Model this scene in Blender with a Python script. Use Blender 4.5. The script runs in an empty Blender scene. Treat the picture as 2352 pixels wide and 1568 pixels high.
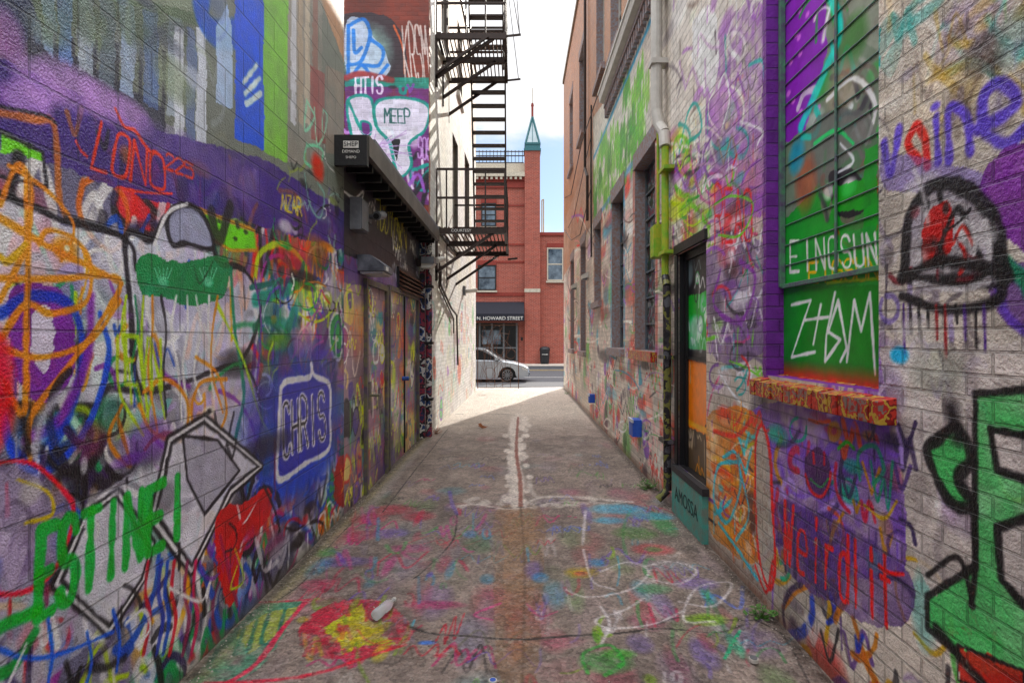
import bpy, math, random
import numpy as np
from mathutils import Vector
random.seed(7); rng=np.random.default_rng(5)
F=1300.;U0=1191.;V0=776.;EYE=1.6
XL=1.58;XR=1.47
def hx(c):
    if isinstance(c,str):
        c=c.lstrip('#')
        if len(c)==3: c=''.join(q*2 for q in c)
        return np.array([int(c[i:i+2],16)/255. for i in (0,2,4)])
    return np.array(c,float)
def lin(c): 
    c=hx(c); return tuple(np.power(c,2.2))+(1.0,)
# ------------------------------------------------------------ painter
FONT={'A':'00 26 40|12 32','B':'00 06 36 45 33 03|33 42 41 30 00','C':'45 36 16 05 01 10 30 41','D':'00 06 26 44 42 20 00',
'E':'40 00 06 46|03 33','F':'00 06 46|03 33','G':'45 36 16 05 01 10 30 41 43 23','H':'00 06|40 46|03 43','I':'20 26',
'J':'36 31 20 10 01','K':'00 06|46 03 40','L':'06 00 40','M':'00 06 23 46 40','N':'00 06 40 46','O':'10 01 05 16 36 45 41 30 10',
'P':'00 06 36 45 44 33 03','Q':'10 01 05 16 36 45 41 30 10|22 40','R':'00 06 36 45 44 33 03|23 40','S':'45 36 16 05 04 13 33 42 41 30 10 01',
'T':'06 46|26 20','U':'06 01 10 30 41 46','V':'06 20 46','W':'06 10 24 30 46','X':'00 46|06 40','Y':'06 23 46|23 20','Z':'06 46 00 40',
'!':'26 22|21 20','+':'21 25|03 43','.':'20 21','0':'10 01 05 16 36 45 41 30 10','2':'05 16 36 45 44 00 40','5':'46 06 04 34 43 41 30 00',
'w':'04 10 23 30 44','e':'02 42 43 34 14 03 01 10 30','i':'20 24|25 26','r':'00 04|02 14 34','d':'42 34 14 03 01 10 30 42|40 46','l':'10 16','t':'26 20|04 44',
'n':'00 04|02 14 34 43 40','a':'43 14 03 01 10 30 42|44 40'}
def cm(pts,closed=False,n=6):
    p=[np.array(q,float) for q in pts]
    if len(p)<3: return p
    if closed: p=[p[-1]]+p+[p[0],p[1]]
    else: p=[2*p[0]-p[1]]+p+[2*p[-1]-p[-2]]
    out=[]
    for i in range(1,len(p)-2):
        for k in range(n):
            t=k/n
            out.append(.5*((2*p[i])+(-p[i-1]+p[i+1])*t+(2*p[i-1]-5*p[i]+4*p[i+1]-p[i+2])*t*t+(-p[i-1]+3*p[i]-3*p[i+1]+p[i+2])*t**3))
    out.append(p[-2]); return out
def vnoise(a,z,sc,seed):
    r=np.random.default_rng(seed); N=256
    g=r.random((N,N)).astype(np.float32)
    x=np.asarray(a)/sc+1000; y=np.asarray(z)/sc+1000
    xi=np.floor(x).astype(int); yi=np.floor(y).astype(int)
    fx=x-xi; fy=y-yi; fx=fx*fx*(3-2*fx); fy=fy*fy*(3-2*fy)
    X0=xi%N; X1=(xi+1)%N; Y0=yi%N; Y1=(yi+1)%N
    fx=fx[None,:]; fy=fy[:,None]
    return (g[np.ix_(Y0,X0)]*(1-fx)+g[np.ix_(Y0,X1)]*fx)*(1-fy)+(g[np.ix_(Y1,X0)]*(1-fx)+g[np.ix_(Y1,X1)]*fx)*fy
class Canvas:
    def __init__(s,a,z,base,conv,seed=1,holes=()):
        a=list(a);z=list(z)
        for h in holes: a+=[h[0],h[1]]; z+=[h[2],h[3]]
        def uniq(q):
            q=np.unique(np.array(q)); keep=[q[0]]
            hs=set()
            for h in holes: hs.update(h)
            for v in q[1:]:
                if v-keep[-1]<0.0015:
                    if v in hs: keep[-1]=v
                else: keep.append(v)
            return np.array(keep)
        s.a=uniq(a); s.z=uniq(z); s.holes=holes; s.conv=conv
        s.C=np.empty((len(s.z),len(s.a),3),np.float32); s.C[:]=hx(base)
        s.n1=(vnoise(s.a,s.z,.03,seed)-.5)*.014+(vnoise(s.a,s.z,.11,seed+1)-.5)*.02
        s.n2=vnoise(s.a,s.z,.05,seed+2); s.n3=vnoise(s.a,s.z,.4,seed+3)
    def blend(s,sl,al,c):
        c=hx(c).astype(np.float32); B=s.C[sl]; al=al[...,None].astype(np.float32)
        s.C[sl]=B*(1-al)+c*al
    def stroke(s,pts,w,c,soft=.35,alpha=.93):
        h=w/2; pad=h*(1+soft)+.02
        P=np.array(pts,float)
        i0,i1=np.searchsorted(s.a,[P[:,0].min()-pad,P[:,0].max()+pad]); j0,j1=np.searchsorted(s.z,[P[:,1].min()-pad,P[:,1].max()+pad])
        if i1<=i0 or j1<=j0: return
        D=np.full((j1-j0,i1-i0),9.,np.float32)
        for p,q in zip(P[:-1],P[1:]):
            a0,a1=np.searchsorted(s.a,[min(p[0],q[0])-pad,max(p[0],q[0])+pad]); b0,b1=np.searchsorted(s.z,[min(p[1],q[1])-pad,max(p[1],q[1])+pad])
            if a1<=a0 or b1<=b0: continue
            A=s.a[a0:a1][None,:]; Z=s.z[b0:b1][:,None]; d=q-p; L=max(d@d,1e-9)
            t=np.clip(((A-p[0])*d[0]+(Z-p[1])*d[1])/L,0,1)
            dd=np.hypot(A-p[0]-t*d[0],Z-p[1]-t*d[1])
            v=D[b0-j0:b1-j0,a0-i0:a1-i0]; np.minimum(v,dd,out=v)
        sl=(slice(j0,j1),slice(i0,i1))
        D=D+s.n1[sl]*min(1,h/.02)*.6
        al=np.clip((h*(1+soft)-D)/(2*h*soft+1e-4),0,1)*alpha*(.85+.15*s.n2[sl])
        s.blend(sl,al,c)
    def fill(s,pts,c,alpha=.95,mott=.0):
        P=np.array(pts,float)
        i0,i1=np.searchsorted(s.a,[P[:,0].min()-.03,P[:,0].max()+.03]); j0,j1=np.searchsorted(s.z,[P[:,1].min()-.03,P[:,1].max()+.03])
        if i1<=i0 or j1<=j0: return
        sl=(slice(j0,j1),slice(i0,i1))
        A=s.a[i0:i1][None,:]+s.n1[sl]; Z=s.z[j0:j1][:,None]+s.n1[sl]
        ins=np.zeros(A.shape,bool)
        Q=np.roll(P,-1,0)
        for p,q in zip(P,Q):
            if p[1]==q[1]: continue
            ins^=((p[1]>Z)!=(q[1]>Z))&(A<(q[0]-p[0])*(Z-p[1])/(q[1]-p[1])+p[0])
        al=ins*alpha*(1-mott*np.clip(s.n3[sl]*2-.6,0,1)*s.n2[sl]*1.6).clip(0,1)
        s.blend(sl,al,c)
    def blob(s,c0,r,rz,c,alpha=.8):
        i0,i1=np.searchsorted(s.a,[c0[0]-r*2,c0[0]+r*2]); j0,j1=np.searchsorted(s.z,[c0[1]-rz*2,c0[1]+rz*2])
        if i1<=i0 or j1<=j0: return
        sl=(slice(j0,j1),slice(i0,i1))
        A=s.a[i0:i1][None,:];Z=s.z[j0:j1][:,None]
        d=((A-c0[0])/r)**2+((Z-c0[1])/rz)**2+s.n1[sl]*12
        s.blend(sl,np.clip(1.3-d,0,1)**.8*alpha*(.8+.2*s.n2[sl]).clip(0,1),c)
    # photo measured
    def P(s,pts): return [s.conv(*p)[:2] for p in pts]
    def k(s,pts): return np.mean([s.conv(*p)[2] for p in pts])
    def S(s,pts,w,c,soft=.35,alpha=.93,closed=False,sm=True):
        m=s.P(pts)
        if sm: m=cm(m,closed)
        elif closed: m=m+[m[0]]
        s.stroke(m,w*s.k(pts),c,soft,alpha)
    def Fp(s,pts,c,alpha=.95,ol=None,w=6,sm=False,mott=0.):
        m=s.P(pts); 
        if sm: m=cm(m,True)
        s.fill(m,c,alpha,mott)
        if ol is not None: s.stroke(list(m)+[m[0]],w*s.k(pts),ol,.25)
    def B(s,u,v,ru,rv,c,alpha=.8):
        p=s.conv(u,v); q=s.conv(u+ru,v); r=s.conv(u,v+rv); s.blob(p[:2],abs(q[0]-p[0])+1e-3,abs(r[1]-p[1])+1e-3,c,alpha)
    def T(s,txt,quad,w,c,soft=.3,gap=.78):
        bl,br,tr,tl=[np.array(q,float) for q in quad]; n=len(txt)
        for i,ch in enumerate(txt):
            if ch==' ' or ch not in FONT: continue
            for st in FONT[ch].split('|'):
                pp=[]
                for t in st.split():
                    x=(i+.1+int(t[0])/4*gap)/n; y=int(t[1])/6
                    pp.append((bl*(1-x)+br*x)*(1-y)+(tl*(1-x)+tr*x)*y)
                s.S(pp,w,c,soft,sm=ch in 'BCDGOPQRSUJ025wendr' and len(pp)>3)
    def scat(s,u0,u1,v0,v1,n,pal,w=(4,8),sz=(20,60),lim=None,al=(.7,.95)):
        """random spray marks: sweeping arcs, zig-zag tag strokes, drips, overspray dabs"""
        for _ in range(n):
            u=random.uniform(u0,u1); v=random.uniform(v0,v1)
            if lim and not lim(u,v): continue
            z=random.uniform(*sz); c=random.choice(pal); ww=random.uniform(*w); t=random.random(); fu=.7
            if t<.34:
                a=random.uniform(0,6.28); pts=[]; p=[u,v]; tw=random.choice([-1,1])*random.uniform(.1,.8)
                for i in range(random.randint(3,5)):
                    pts.append(tuple(p)); p=[p[0]+fu*z*.6*math.cos(a),p[1]+z*.6*math.sin(a)]; a+=tw
                s.S(pts,ww,c,random.choice([.2,.35,.7]),random.uniform(*al))
            elif t<.46:   # zig-zag tag run
                m=random.randint(3,4); pts=[(u+fu*z*.35*i+random.uniform(-2,2),v+(z*.5 if i%2 else -z*.5)*random.uniform(.6,1.1)) for i in range(m)]
                s.S(pts,ww,c,.25,random.uniform(*al),sm=random.random()<.5)
            elif t<.56:
                r=z*.45; t0=random.uniform(0,6.28); L=random.uniform(3,6)
                s.S([(u+fu*r*math.cos(t0+L*i/7),v+r*math.sin(t0+L*i/7)) for i in range(8)],ww,c,.3,random.uniform(*al))
            elif t<.74: s.S([(u,v),(u+random.uniform(-4,4),v+z*random.uniform(.6,1.6))],ww*.8,c,.3,random.uniform(*al),sm=False)
            else: s.B(u,v,z*random.uniform(.2,.6),z*random.uniform(.2,.7),c,random.uniform(.35,.8))
    def squig(s,a0,z0,w,h,c,lw,n=7):
        pts=[]; 
        for i in range(n):
            pts.append((a0+w*(i/(n-1)+random.uniform(-.09,.09)),z0+h*(.5*(1 if i%2 else -1)*random.uniform(.3,1))+random.uniform(-.1,.1)*h))
        s.stroke(cm(pts,n=5),lw,c,random.choice([.2,.35,.8]),random.uniform(.7,.95))
    def loop(s,a0,z0,r,rz,c,lw):
        t0=random.uniform(0,6); L=random.uniform(3,7)
        pts=[(a0+r*math.cos(t0+L*i/8),z0+rz*math.sin(t0+L*i/8)*random.uniform(.8,1.1)) for i in range(9)]
        s.stroke(cm(pts,n=4),lw,c,.35,.9)
    def bubble(s,a0,z0,w,h,fc,oc,lw):
        pts=[]
        for i in range(7):
            t=i/7*2*math.pi; r=random.uniform(.65,1.15)
            pts.append((a0+w*r*math.cos(t),z0+h*r*math.sin(t)))
        m=cm(pts,True,5); s.fill(m,fc,.9,.4); s.stroke(m+[m[0]],lw,oc,.25)
        if random.random()<.6: s.stroke([(a0-w*.3,z0),(a0+w*.25,z0+h*random.uniform(-.3,.3))],lw,oc)
    def filler(s,a0,a1,z0,z1,n,pal,size=(.12,.4),lw=(.012,.035)):
        for _ in range(n):
            a=random.uniform(a0,a1); z=random.uniform(z0,z1); c=random.choice(pal); w=random.uniform(*size); l=random.uniform(*lw)
            t=random.random()
            if t<.4: s.squig(a,z,w*1.2,w*random.uniform(.5,1.1),c,l,random.randint(4,7))
            elif t<.52: s.loop(a,z,w*.35,w*.4,c,l)
            elif t<.74: s.blob((a,z),w*random.uniform(.3,.9),w*random.uniform(.2,.8),c,random.uniform(.4,.9))
            elif t<.88: s.bubble(a,z,w*.4,w*.45,c,random.choice(pal),l)
            else:
                dx=random.uniform(-.03,.03); s.stroke([(a,z),(a+dx,z-random.uniform(.1,.6))],l*.7,c,.3,.8)
    def build(s,name,mat,to3,flip=False,gain=1.15,sat=1.15,gam=2.4):
        na,nz=len(s.a),len(s.z)
        A,Z=np.meshgrid(s.a,s.z); co=to3(A,Z).reshape(-1,3)
        idx=np.arange(na*nz).reshape(nz,na)
        q=np.stack([idx[:-1,:-1],idx[:-1,1:],idx[1:,1:],idx[1:,:-1]],-1)
        am=(s.a[:-1]+s.a[1:])/2; zm=(s.z[:-1]+s.z[1:])/2
        keep=np.ones((nz-1,na-1),bool)
        for h in s.holes:
            keep&=~(((am>h[0])&(am<h[1]))[None,:]&((zm>h[2])&(zm<h[3]))[:,None])
        q=q[keep]
        if flip: q=q[:,::-1]
        me=bpy.data.meshes.new(name)
        me.vertices.add(len(co)); me.vertices.foreach_set('co',co.astype(np.float32).ravel())
        nf=len(q); me.loops.add(nf*4); me.loops.foreach_set('vertex_index',q.astype(np.int32).ravel())
        me.polygons.add(nf); me.polygons.foreach_set('loop_start',np.arange(0,nf*4,4,dtype=np.int32))
        me.update(calc_edges=True)
        at=me.color_attributes.new('Paint','FLOAT_COLOR','POINT')
        Q=np.power(np.clip(s.C,0,1),gam).reshape(-1,3)
        lum=(Q@np.array([.25,.6,.15],np.float32))[:,None]; Q=np.clip(lum+(Q-lum)*sat,0,1)*gain
        C=np.ones((na*nz,4),np.float32); C[:,:3]=np.minimum(Q,.82)
        at.data.foreach_set('color',C.ravel())
        me.materials.append(mat); me.polygons.foreach_set('use_smooth',np.ones(nf,bool))
        ob=bpy.data.objects.new(name,me); bpy.context.collection.objects.link(ob); return ob
def gs(a,b,mn=.006,mx=.04,kk=.0011):
    o=[a]
    while o[-1]<b:
        y=o[-1]; o.append(y+min(mx,max(mn,y*abs(y)*kk)))
    o[-1]=b; return o
# ------------------------------------------------------------ materials
def newmat(name):
    m=bpy.data.materials.new(name); m.use_nodes=True; nt=m.node_tree; b=nt.nodes['Principled BSDF']; return m,nt,b
def N(nt,t,**k):
    n=nt.nodes.new(t)
    for a,v in k.items():
        if a in n.inputs.keys(): n.inputs[a].default_value=v
        else: setattr(n,a,v)
    return n
def mth(nt,op,a,b=None,c=None):
    n=nt.nodes.new('ShaderNodeMath'); n.operation=op
    for i,x in enumerate((a,b,c)):
        if x is None: continue
        if isinstance(x,(int,float)): n.inputs[i].default_value=x
        else: nt.links.new(x,n.inputs[i])
    return n.outputs[0]
def mixc(nt,f,a,b,bt='MIX'):
    n=nt.nodes.new('ShaderNodeMix'); n.data_type='RGBA'; n.blend_type=bt
    for s,x in ((n.inputs[0],f),(n.inputs[6],a),(n.inputs[7],b)):
        if isinstance(x,(int,float)): s.default_value=x
        elif isinstance(x,tuple): s.default_value=x
        else: nt.links.new(x,s)
    return n.outputs[2]
def planar(nt,ax):
    tc=N(nt,'ShaderNodeTexCoord'); sp=N(nt,'ShaderNodeSeparateXYZ'); nt.links.new(tc.outputs['Object'],sp.inputs[0])
    cb=N(nt,'ShaderNodeCombineXYZ'); nt.links.new(sp.outputs[ax],cb.inputs[0]); nt.links.new(sp.outputs[2],cb.inputs[1])
    return tc,cb.outputs[0]
def noise(nt,vec,sc,det=4,rough=.6):
    n=N(nt,'ShaderNodeTexNoise'); n.inputs['Scale'].default_value=sc; n.inputs['Detail'].default_value=det; n.inputs['Roughness'].default_value=rough
    nt.links.new(vec,n.inputs['Vector']); return n.outputs['Fac']
def wallmat(name,ax,bw,bh,ms,depth=.012,paint=True,col='#7d3b2b',rough=.5,grain=60,gstr=.35,chip=0.,warp=.006,mort='#8d857b',mdark=.35,var=.25,n2s=.5):
    m,nt,b=newmat(name); tc,vec=planar(nt,ax); O=tc.outputs['Object']
    nz=N(nt,'ShaderNodeTexNoise'); nz.inputs['Scale'].default_value=3.; nt.links.new(O,nz.inputs['Vector'])
    vm=N(nt,'ShaderNodeVectorMath',operation='MULTIPLY_ADD'); nt.links.new(nz.outputs['Color'],vm.inputs[0]); vm.inputs[1].default_value=(warp,warp,0); nt.links.new(vec,vm.inputs[2])
    br=N(nt,'ShaderNodeTexBrick'); nt.links.new(vm.outputs[0],br.inputs['Vector'])
    br.inputs['Scale'].default_value=1; br.inputs['Brick Width'].default_value=bw; br.inputs['Row Height'].default_value=bh
    br.inputs['Mortar Size'].default_value=ms; br.inputs['Mortar Smooth'].default_value=.35
    br.inputs['Color1'].default_value=(0,0,0,1); br.inputs['Color2'].default_value=(1,1,1,1); br.inputs['Mortar'].default_value=(.5,.5,.5,1)
    rnd=N(nt,'ShaderNodeSeparateColor'); nt.links.new(br.outputs['Color'],rnd.inputs[0]); rnd=rnd.outputs[0]
    n1=noise(nt,O,grain,3); n2=noise(nt,O,9,5,.7); n3=noise(nt,O,.9,4)
    if paint:
        at=N(nt,'ShaderNodeAttribute',attribute_name='Paint'); base=at.outputs['Color']
    else:
        base=mixc(nt,br.outputs['Fac'],lin(col),lin(mort))
    val=mth(nt,'ADD',mth(nt,'MULTIPLY',rnd,var),mth(nt,'ADD',mth(nt,'MULTIPLY',n2,1.1),mth(nt,'MULTIPLY',n3,.4)))
    val=mth(nt,'ADD',val,.27-var*.5)
    if paint: val=mth(nt,'MULTIPLY',val,mth(nt,'SUBTRACT',1,mth(nt,'MULTIPLY',br.outputs['Fac'],mdark)))
    cv=N(nt,'ShaderNodeCombineColor')
    for i in range(3): nt.links.new(val,cv.inputs[i])
    c=mixc(nt,1.,base,cv.outputs[0],'MULTIPLY')
    if chip>0:
        f=mth(nt,'MULTIPLY',mth(nt,'SUBTRACT',mth(nt,'ADD',mth(nt,'MULTIPLY',noise(nt,O,22,5,.75),.6),mth(nt,'MULTIPLY',n3,.4)),.62-chip),9.)
        cl=nt.nodes.new('ShaderNodeClamp'); nt.links.new(f,cl.inputs[0])
        bc=mixc(nt,br.outputs['Fac'],mixc(nt,rnd,lin('#6d3528'),lin('#8f5440')),lin('#b5a794'))
        c=mixc(nt,mth(nt,'MULTIPLY',cl.outputs[0],.75),c,bc)
    nt.links.new(c,b.inputs['Base Color'])
    h=mth(nt,'MULTIPLY',mth(nt,'SUBTRACT',1,br.outputs['Fac']),1.)
    h=mth(nt,'ADD',h,mth(nt,'MULTIPLY',rnd,.25)); h=mth(nt,'ADD',h,mth(nt,'MULTIPLY',n1,gstr)); h=mth(nt,'ADD',h,mth(nt,'MULTIPLY',n2,n2s))
    bp=N(nt,'ShaderNodeBump'); bp.inputs['Strength'].default_value=1.; bp.inputs['Distance'].default_value=depth
    nt.links.new(h,bp.inputs['Height']); nt.links.new(bp.outputs[0],b.inputs['Normal'])
    nt.links.new(mth(nt,'ADD',rough-.12,mth(nt,'MULTIPLY',n2,.25)),b.inputs['Roughness'])
    return m
def simple(name,col,rough=.6,metal=0.,var=.35,sc=12,bump=.003,col2=None):
    m,nt,b=newmat(name); tc=N(nt,'ShaderNodeTexCoord'); O=tc.outputs['Object']; n=noise(nt,O,sc,5,.65)
    c2=lin(col2) if col2 else tuple(x*(1-var) for x in lin(col)[:3])+(1,)
    r=N(nt,'ShaderNodeMapRange'); r.inputs['From Min'].default_value=.35; r.inputs['From Max'].default_value=.65; nt.links.new(n,r.inputs['Value'])
    nt.links.new(mixc(nt,r.outputs[0],c2,lin(col)),b.inputs['Base Color'])
    b.inputs['Roughness'].default_value=rough; b.inputs['Metallic'].default_value=metal
    bp=N(nt,'ShaderNodeBump'); bp.inputs['Distance'].default_value=bump; nt.links.new(noise(nt,O,sc*4,3),bp.inputs['Height']); nt.links.new(bp.outputs[0],b.inputs['Normal'])
    return m
def tagged(name,cols,sc=5,rough=.5):
    m,nt,b=newmat(name); tc=N(nt,'ShaderNodeTexCoord'); O=tc.outputs['Object']
    nz=noise(nt,O,sc,3,.5); cr=N(nt,'ShaderNodeValToRGB'); cr.color_ramp.interpolation='CONSTANT'
    e=cr.color_ramp.elements; n=len(cols)
    for i,c in enumerate(cols):
        p=.3+.4*i/n
        if i<2: e[i].position=p if i else 0; e[i].color=lin(c)
        else: x=e.new(p); x.color=lin(c)
    nt.links.new(nz,cr.inputs[0])
    v=noise(nt,O,30,4); cv=mixc(nt,.5,cr.outputs[0],mixc(nt,v,(.1,.1,.1,1),(1.,1.,1.,1.)),'MULTIPLY')
    nt.links.new(cv,b.inputs['Base Color']); b.inputs['Roughness'].default_value=rough
    bp=N(nt,'ShaderNodeBump'); bp.inputs['Distance'].default_value=.004; nt.links.new(v,bp.inputs['Height']); nt.links.new(bp.outputs[0],b.inputs['Normal'])
    return m
# ------------------------------------------------------------ mesh builder
def empty(name):
    o=bpy.data.objects.new(name,None); bpy.context.collection.objects.link(o); return o
class MB:
    def __init__(s): s.v=[];s.f=[];s.m=[];s.mats=[]
    def mi(s,m):
        if m not in s.mats: s.mats.append(m)
        return s.mats.index(m)
    def add(s,v,f,m):
        o=len(s.v); s.v+=[tuple(x) for x in v]; k=s.mi(m)
        for q in f: s.f.append([i+o for i in q]); s.m.append(k)
    def box(s,x0,x1,y0,y1,z0,z1,m):
        v=[(x,y,z) for z in (z0,z1) for y in (y0,y1) for x in (x0,x1)]
        s.add(v,[(0,2,3,1),(4,5,7,6),(0,1,5,4),(2,6,7,3),(0,4,6,2),(1,3,7,5)],m)
    def bar(s,p,q,w,m,w2=None,n=4):
        p=Vector(p);q=Vector(q);d=(q-p).normalized(); up=Vector((0,0,1)) if abs(d.z)<.95 else Vector((0,1,0))
        a=d.cross(up).normalized(); b=d.cross(a); w2=w2 or w; v=[];f=[]
        for e in (p,q):
            for i in range(n):
                t=2*math.pi*(i+.5)/n; r=.7071 if n==4 else .5
                v.append(e+a*math.cos(t)*w*r+b*math.sin(t)*w2*r)
        for i in range(n): j=(i+1)%n; f.append((i,j,n+j,n+i))
        f.append(tuple(range(n))[::-1]); f.append(tuple(range(n,2*n))); s.add(v,f,m)
    def tube(s,pts,w,m,n=8):
        for p,q in zip(pts[:-1],pts[1:]): s.bar(p,q,w,m,n=n)
    def poly(s,v,m): s.add(v,[tuple(range(len(v)))],m)
    def prism(s,pts,ax,t0,t1,m):
        n=len(pts); v=[]
        for t in (t0,t1):
            for a,b in pts: v.append({0:(t,a,b),1:(a,t,b),2:(a,b,t)}[ax])
        s.add(v,[tuple(range(n)),tuple(range(n,2*n))[::-1]]+[(i,n+i,n+(i+1)%n,(i+1)%n) for i in range(n)],m)
    def make(s,name,parent=None,smooth=False,bevel=0):
        me=bpy.data.meshes.new(name); me.from_pydata(s.v,[],s.f)
        for m in s.mats: me.materials.append(m)
        me.polygons.foreach_set('material_index',s.m); me.update()
        import bmesh
        bm=bmesh.new(); bm.from_mesh(me); bmesh.ops.recalc_face_normals(bm,faces=bm.faces); bm.to_mesh(me); bm.free()
        if smooth: me.polygons.foreach_set('use_smooth',[True]*len(me.polygons))
        o=bpy.data.objects.new(name,me); bpy.context.collection.objects.link(o)
        if parent: o.parent=parent
        if bevel: 
            b=o.modifiers.new('b','BEVEL'); b.width=bevel; b.segments=2; b.limit_method='ANGLE'
        return o
def text(s,loc,rot,size,mat,parent,name,ext=.002,xs=1.):
    c=bpy.data.curves.new(name,'FONT'); c.body=s; c.size=size; c.extrude=ext; c.align_x='CENTER'; c.align_y='CENTER'; c.materials.append(mat)
    o=bpy.data.objects.new(name,c); o.location=loc; o.rotation_euler=rot; o.scale=(xs,1,1); bpy.context.collection.objects.link(o); o.parent=parent; return o

iron=simple('iron_paint','#3a2c26',.55,.3,.5,20)
iron2=simple('iron_rust','#6a4432',.7,.2,.5,20)
black=simple('black_paint','#17161a',.45)
dark=simple('dark_interior','#0e0f12',.3)
white=simple('white_metal','#c4c0b8',.45,0,.2,6)
grey=simple('grey_metal','#6d7074',.45,.2,.3)
# ============================================================ LEFT BLOCK WALL
def Lc(u,v): k=XL/(U0-u); return F*k,EYE-(v-V0)*k,k
L=Canvas(list(np.arange(-6,1.3,.06))+gs(1.3,5.12),list(np.arange(-.12,4.4,.0065))+list(np.arange(4.4,5.62,.03)),'#66647a',Lc,11)
L.C*=(.8+.4*vnoise(L.a,L.z,.5,3))[...,None]
# lower: busy layers
PAL1=['#e6e4e0','#c9c7cc','#1fa055','#6a32a0','#1a181f','#2456c0','#f0a51a','#b4d02f','#16907f','#982f90','#f2f0ea','#e0343a','#8b8994','#5a3a94','#d8d6da','#e07028','#17151c','#e6e4e0']
L.filler(-6,1.3,.0,4,200,PAL1,(.3,.8),(.03,.07))
L.filler(1.2,5.1,.0,2.6,330,PAL1,(.2,.6),(.02,.05))
# upper mural
L.Fp([(-300,-600),(792,-900),(792,500),(-300,-80)],'#747a70',.97)
L.Fp([(-300,-260),(60,-60),(60,60),(380,250),(380,330),(-300,40)],'#3f414e',.95)
for x,c in ((95,'#93aac8'),(135,'#6f8cc0'),(180,'#a8b2bc'),(230,'#6a7781'),(275,'#a0b2cc'),(330,'#5c74a6'),(385,'#b0bccc')):
    L.Fp([(x,-200),(x+34,-200),(x+34,90+x*.5),(x,70+x*.5)],c,.88,mott=.3)
for x in (110,200,300,390): L.B(x,40,60,60,'#445640',.6)
L.Fp([(90,-300),(455,-260),(455,60),(300,10),(90,-40)],'#5c6e54',.9,mott=.3)
L.Fp([(200,-100),(460,-60),(460,30),(200,-20)],'#989e90',.6)
for x,c in ((400,'#ced2da'),(428,'#6a7a9c'),(452,'#d3d9e4')): L.Fp([(x,60),(x+22,70),(x+22,330),(x,320)],c,.88)
for x in (120,165,215,262,318,372): L.Fp([(x,60+x*.15),(x+9,62+x*.15),(x+9,120+x*.5),(x,112+x*.5)],'#33343e',.7)
L.S([(470,-40),(462,30),(500,80),(560,70),(600,60)],60,'#1452c0',.2)
L.Fp([(540,-100),(604,-80),(607,345),(540,318)],'#135ad0',.96)
L.Fp([(497,60),(524,10),(532,60),(534,250),(497,235)],'#b3c9ee',.85,sm=False)
L.Fp([(604,-300),(661,-250),(661,375),(606,347)],'#84bc56',.97,mott=.15)
L.Fp([(661,-300),(740,-300),(740,405),(661,370)],'#948f86',.95,mott=.4)
for x,c in ((668,'#ccced4'),(684,'#a99984'),(700,'#c4b8a4'),(718,'#8a665c')): L.Fp([(x,-60),(x+12,-50),(x+12,290),(x,280)],c,.8)
L.Fp([(712,150),(745,170),(748,330),(714,320)],'#984644',.6)
L.Fp([(732,-300),(792,-300),(792,150),(732,-10)],'#b08a6c',.95,mott=.5); L.Fp([(748,150),(792,170),(792,360),(748,350)],'#8d8276',.9,mott=.4)
L.Fp([(0,-40),(60,-20),(85,40),(40,140),(0,140)],'#343c54'); L.B(15,85,45,70,'#a874ac',.8)
L.scat(60,520,-60,330,50,['#7d8593','#4c5850','#b6bcc8','#3c4254','#8a987c','#5f6f8e'],(8,20),(40,100),lambda u,v:v<60+u*.38,(.2,.4))
L.S([(560,190),(590,150)],14,'#e8eefc'); L.S([(563,215),(597,180)],14,'#e8eefc'); L.S([(565,240),(600,215)],12,'#e8eefc')
# purple band
L.Fp([(-300,20),(0,135),(330,290),(620,370),(838,520),(838,590),(600,520),(330,455),(0,335),(-300,240)],'#41297a',.95,mott=.25)
L.scat(0,830,180,560,60,['#241a48','#5a3fa0','#16121f','#6a58a4','#452e8c','#a8662c','#1c1638'],(8,18),(30,80),lambda u,v:150+u*.4<v<330+u*.28,(.3,.75))
for p in ((90,190,60,50),(170,200,70,50),(240,235,50,45),(60,235,60,40),(300,265,50,40)): L.B(*p,'#b890ce',.85)
for p in ((360,320,40,40),(480,370,40,35),(560,420,45,40),(430,340,25,35)): L.B(*p,'#6c5a92',.6)
L.S([(0,260),(80,275),(125,290),(135,440),(150,500)],16,'#bc6e34'); L.S([(0,245),(100,265),(130,285)],7,'#1c1620')
L.Fp([(0,300),(95,350),(98,372),(0,350)],'#7ed420'); L.S([(0,302),(98,350),(108,430),(0,405)],10,'#1c1a22',sm=False)
L.Fp([(428,470),(585,530),(590,575),(530,575),(440,520)],'#7ed430',.95,ol='#c4863e',w=9)
for i in range(12): L.B(random.uniform(440,585),random.uniform(495,565),5,5,'#26301c',.9)
L.T('LONO',[(205,385),(385,440),(380,365),(230,280)],9,'#f04a1f'); L.S([(270,430),(330,442),(395,445)],6,'#f04a1f'); L.S([(175,325),(185,345),(200,360)],7,'#f04a1f')
L.S([(265,250),(285,290),(310,300),(330,330),(350,355)],8,'#f04a1f'); L.T('225',[(378,385),(447,412),(445,380),(380,350)],6,'#d8461f')
L.scat(640,785,330,560,46,['#d8d6d2','#1a181f','#8fb0a8','#5a5a62','#8a9a4a','#1a181f'],(3,7),(16,44),lambda u,v:v>350+(u-640)*.3)
L.T('NZAR',[(645,480),(695,497),(692,458),(648,445)],5,'#d4c234')
L.S([(705,230),(700,300),(722,270),(707,235)],8,'#8cceae'); L.S([(722,250),(728,330),(740,320)],8,'#9ad8ba'); L.S([(705,330),(700,370),(730,385),(742,350),(725,335),(707,335)],7,'#7fc9a4'); L.B(730,385,14,32,'#c83428',.9)
L.S([(742,250),(740,320),(752,270),(742,250)],6,'#8cceae'); L.S([(700,400),(712,470),(735,500),(745,450),(730,420)],7,'#7ca89c')
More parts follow.
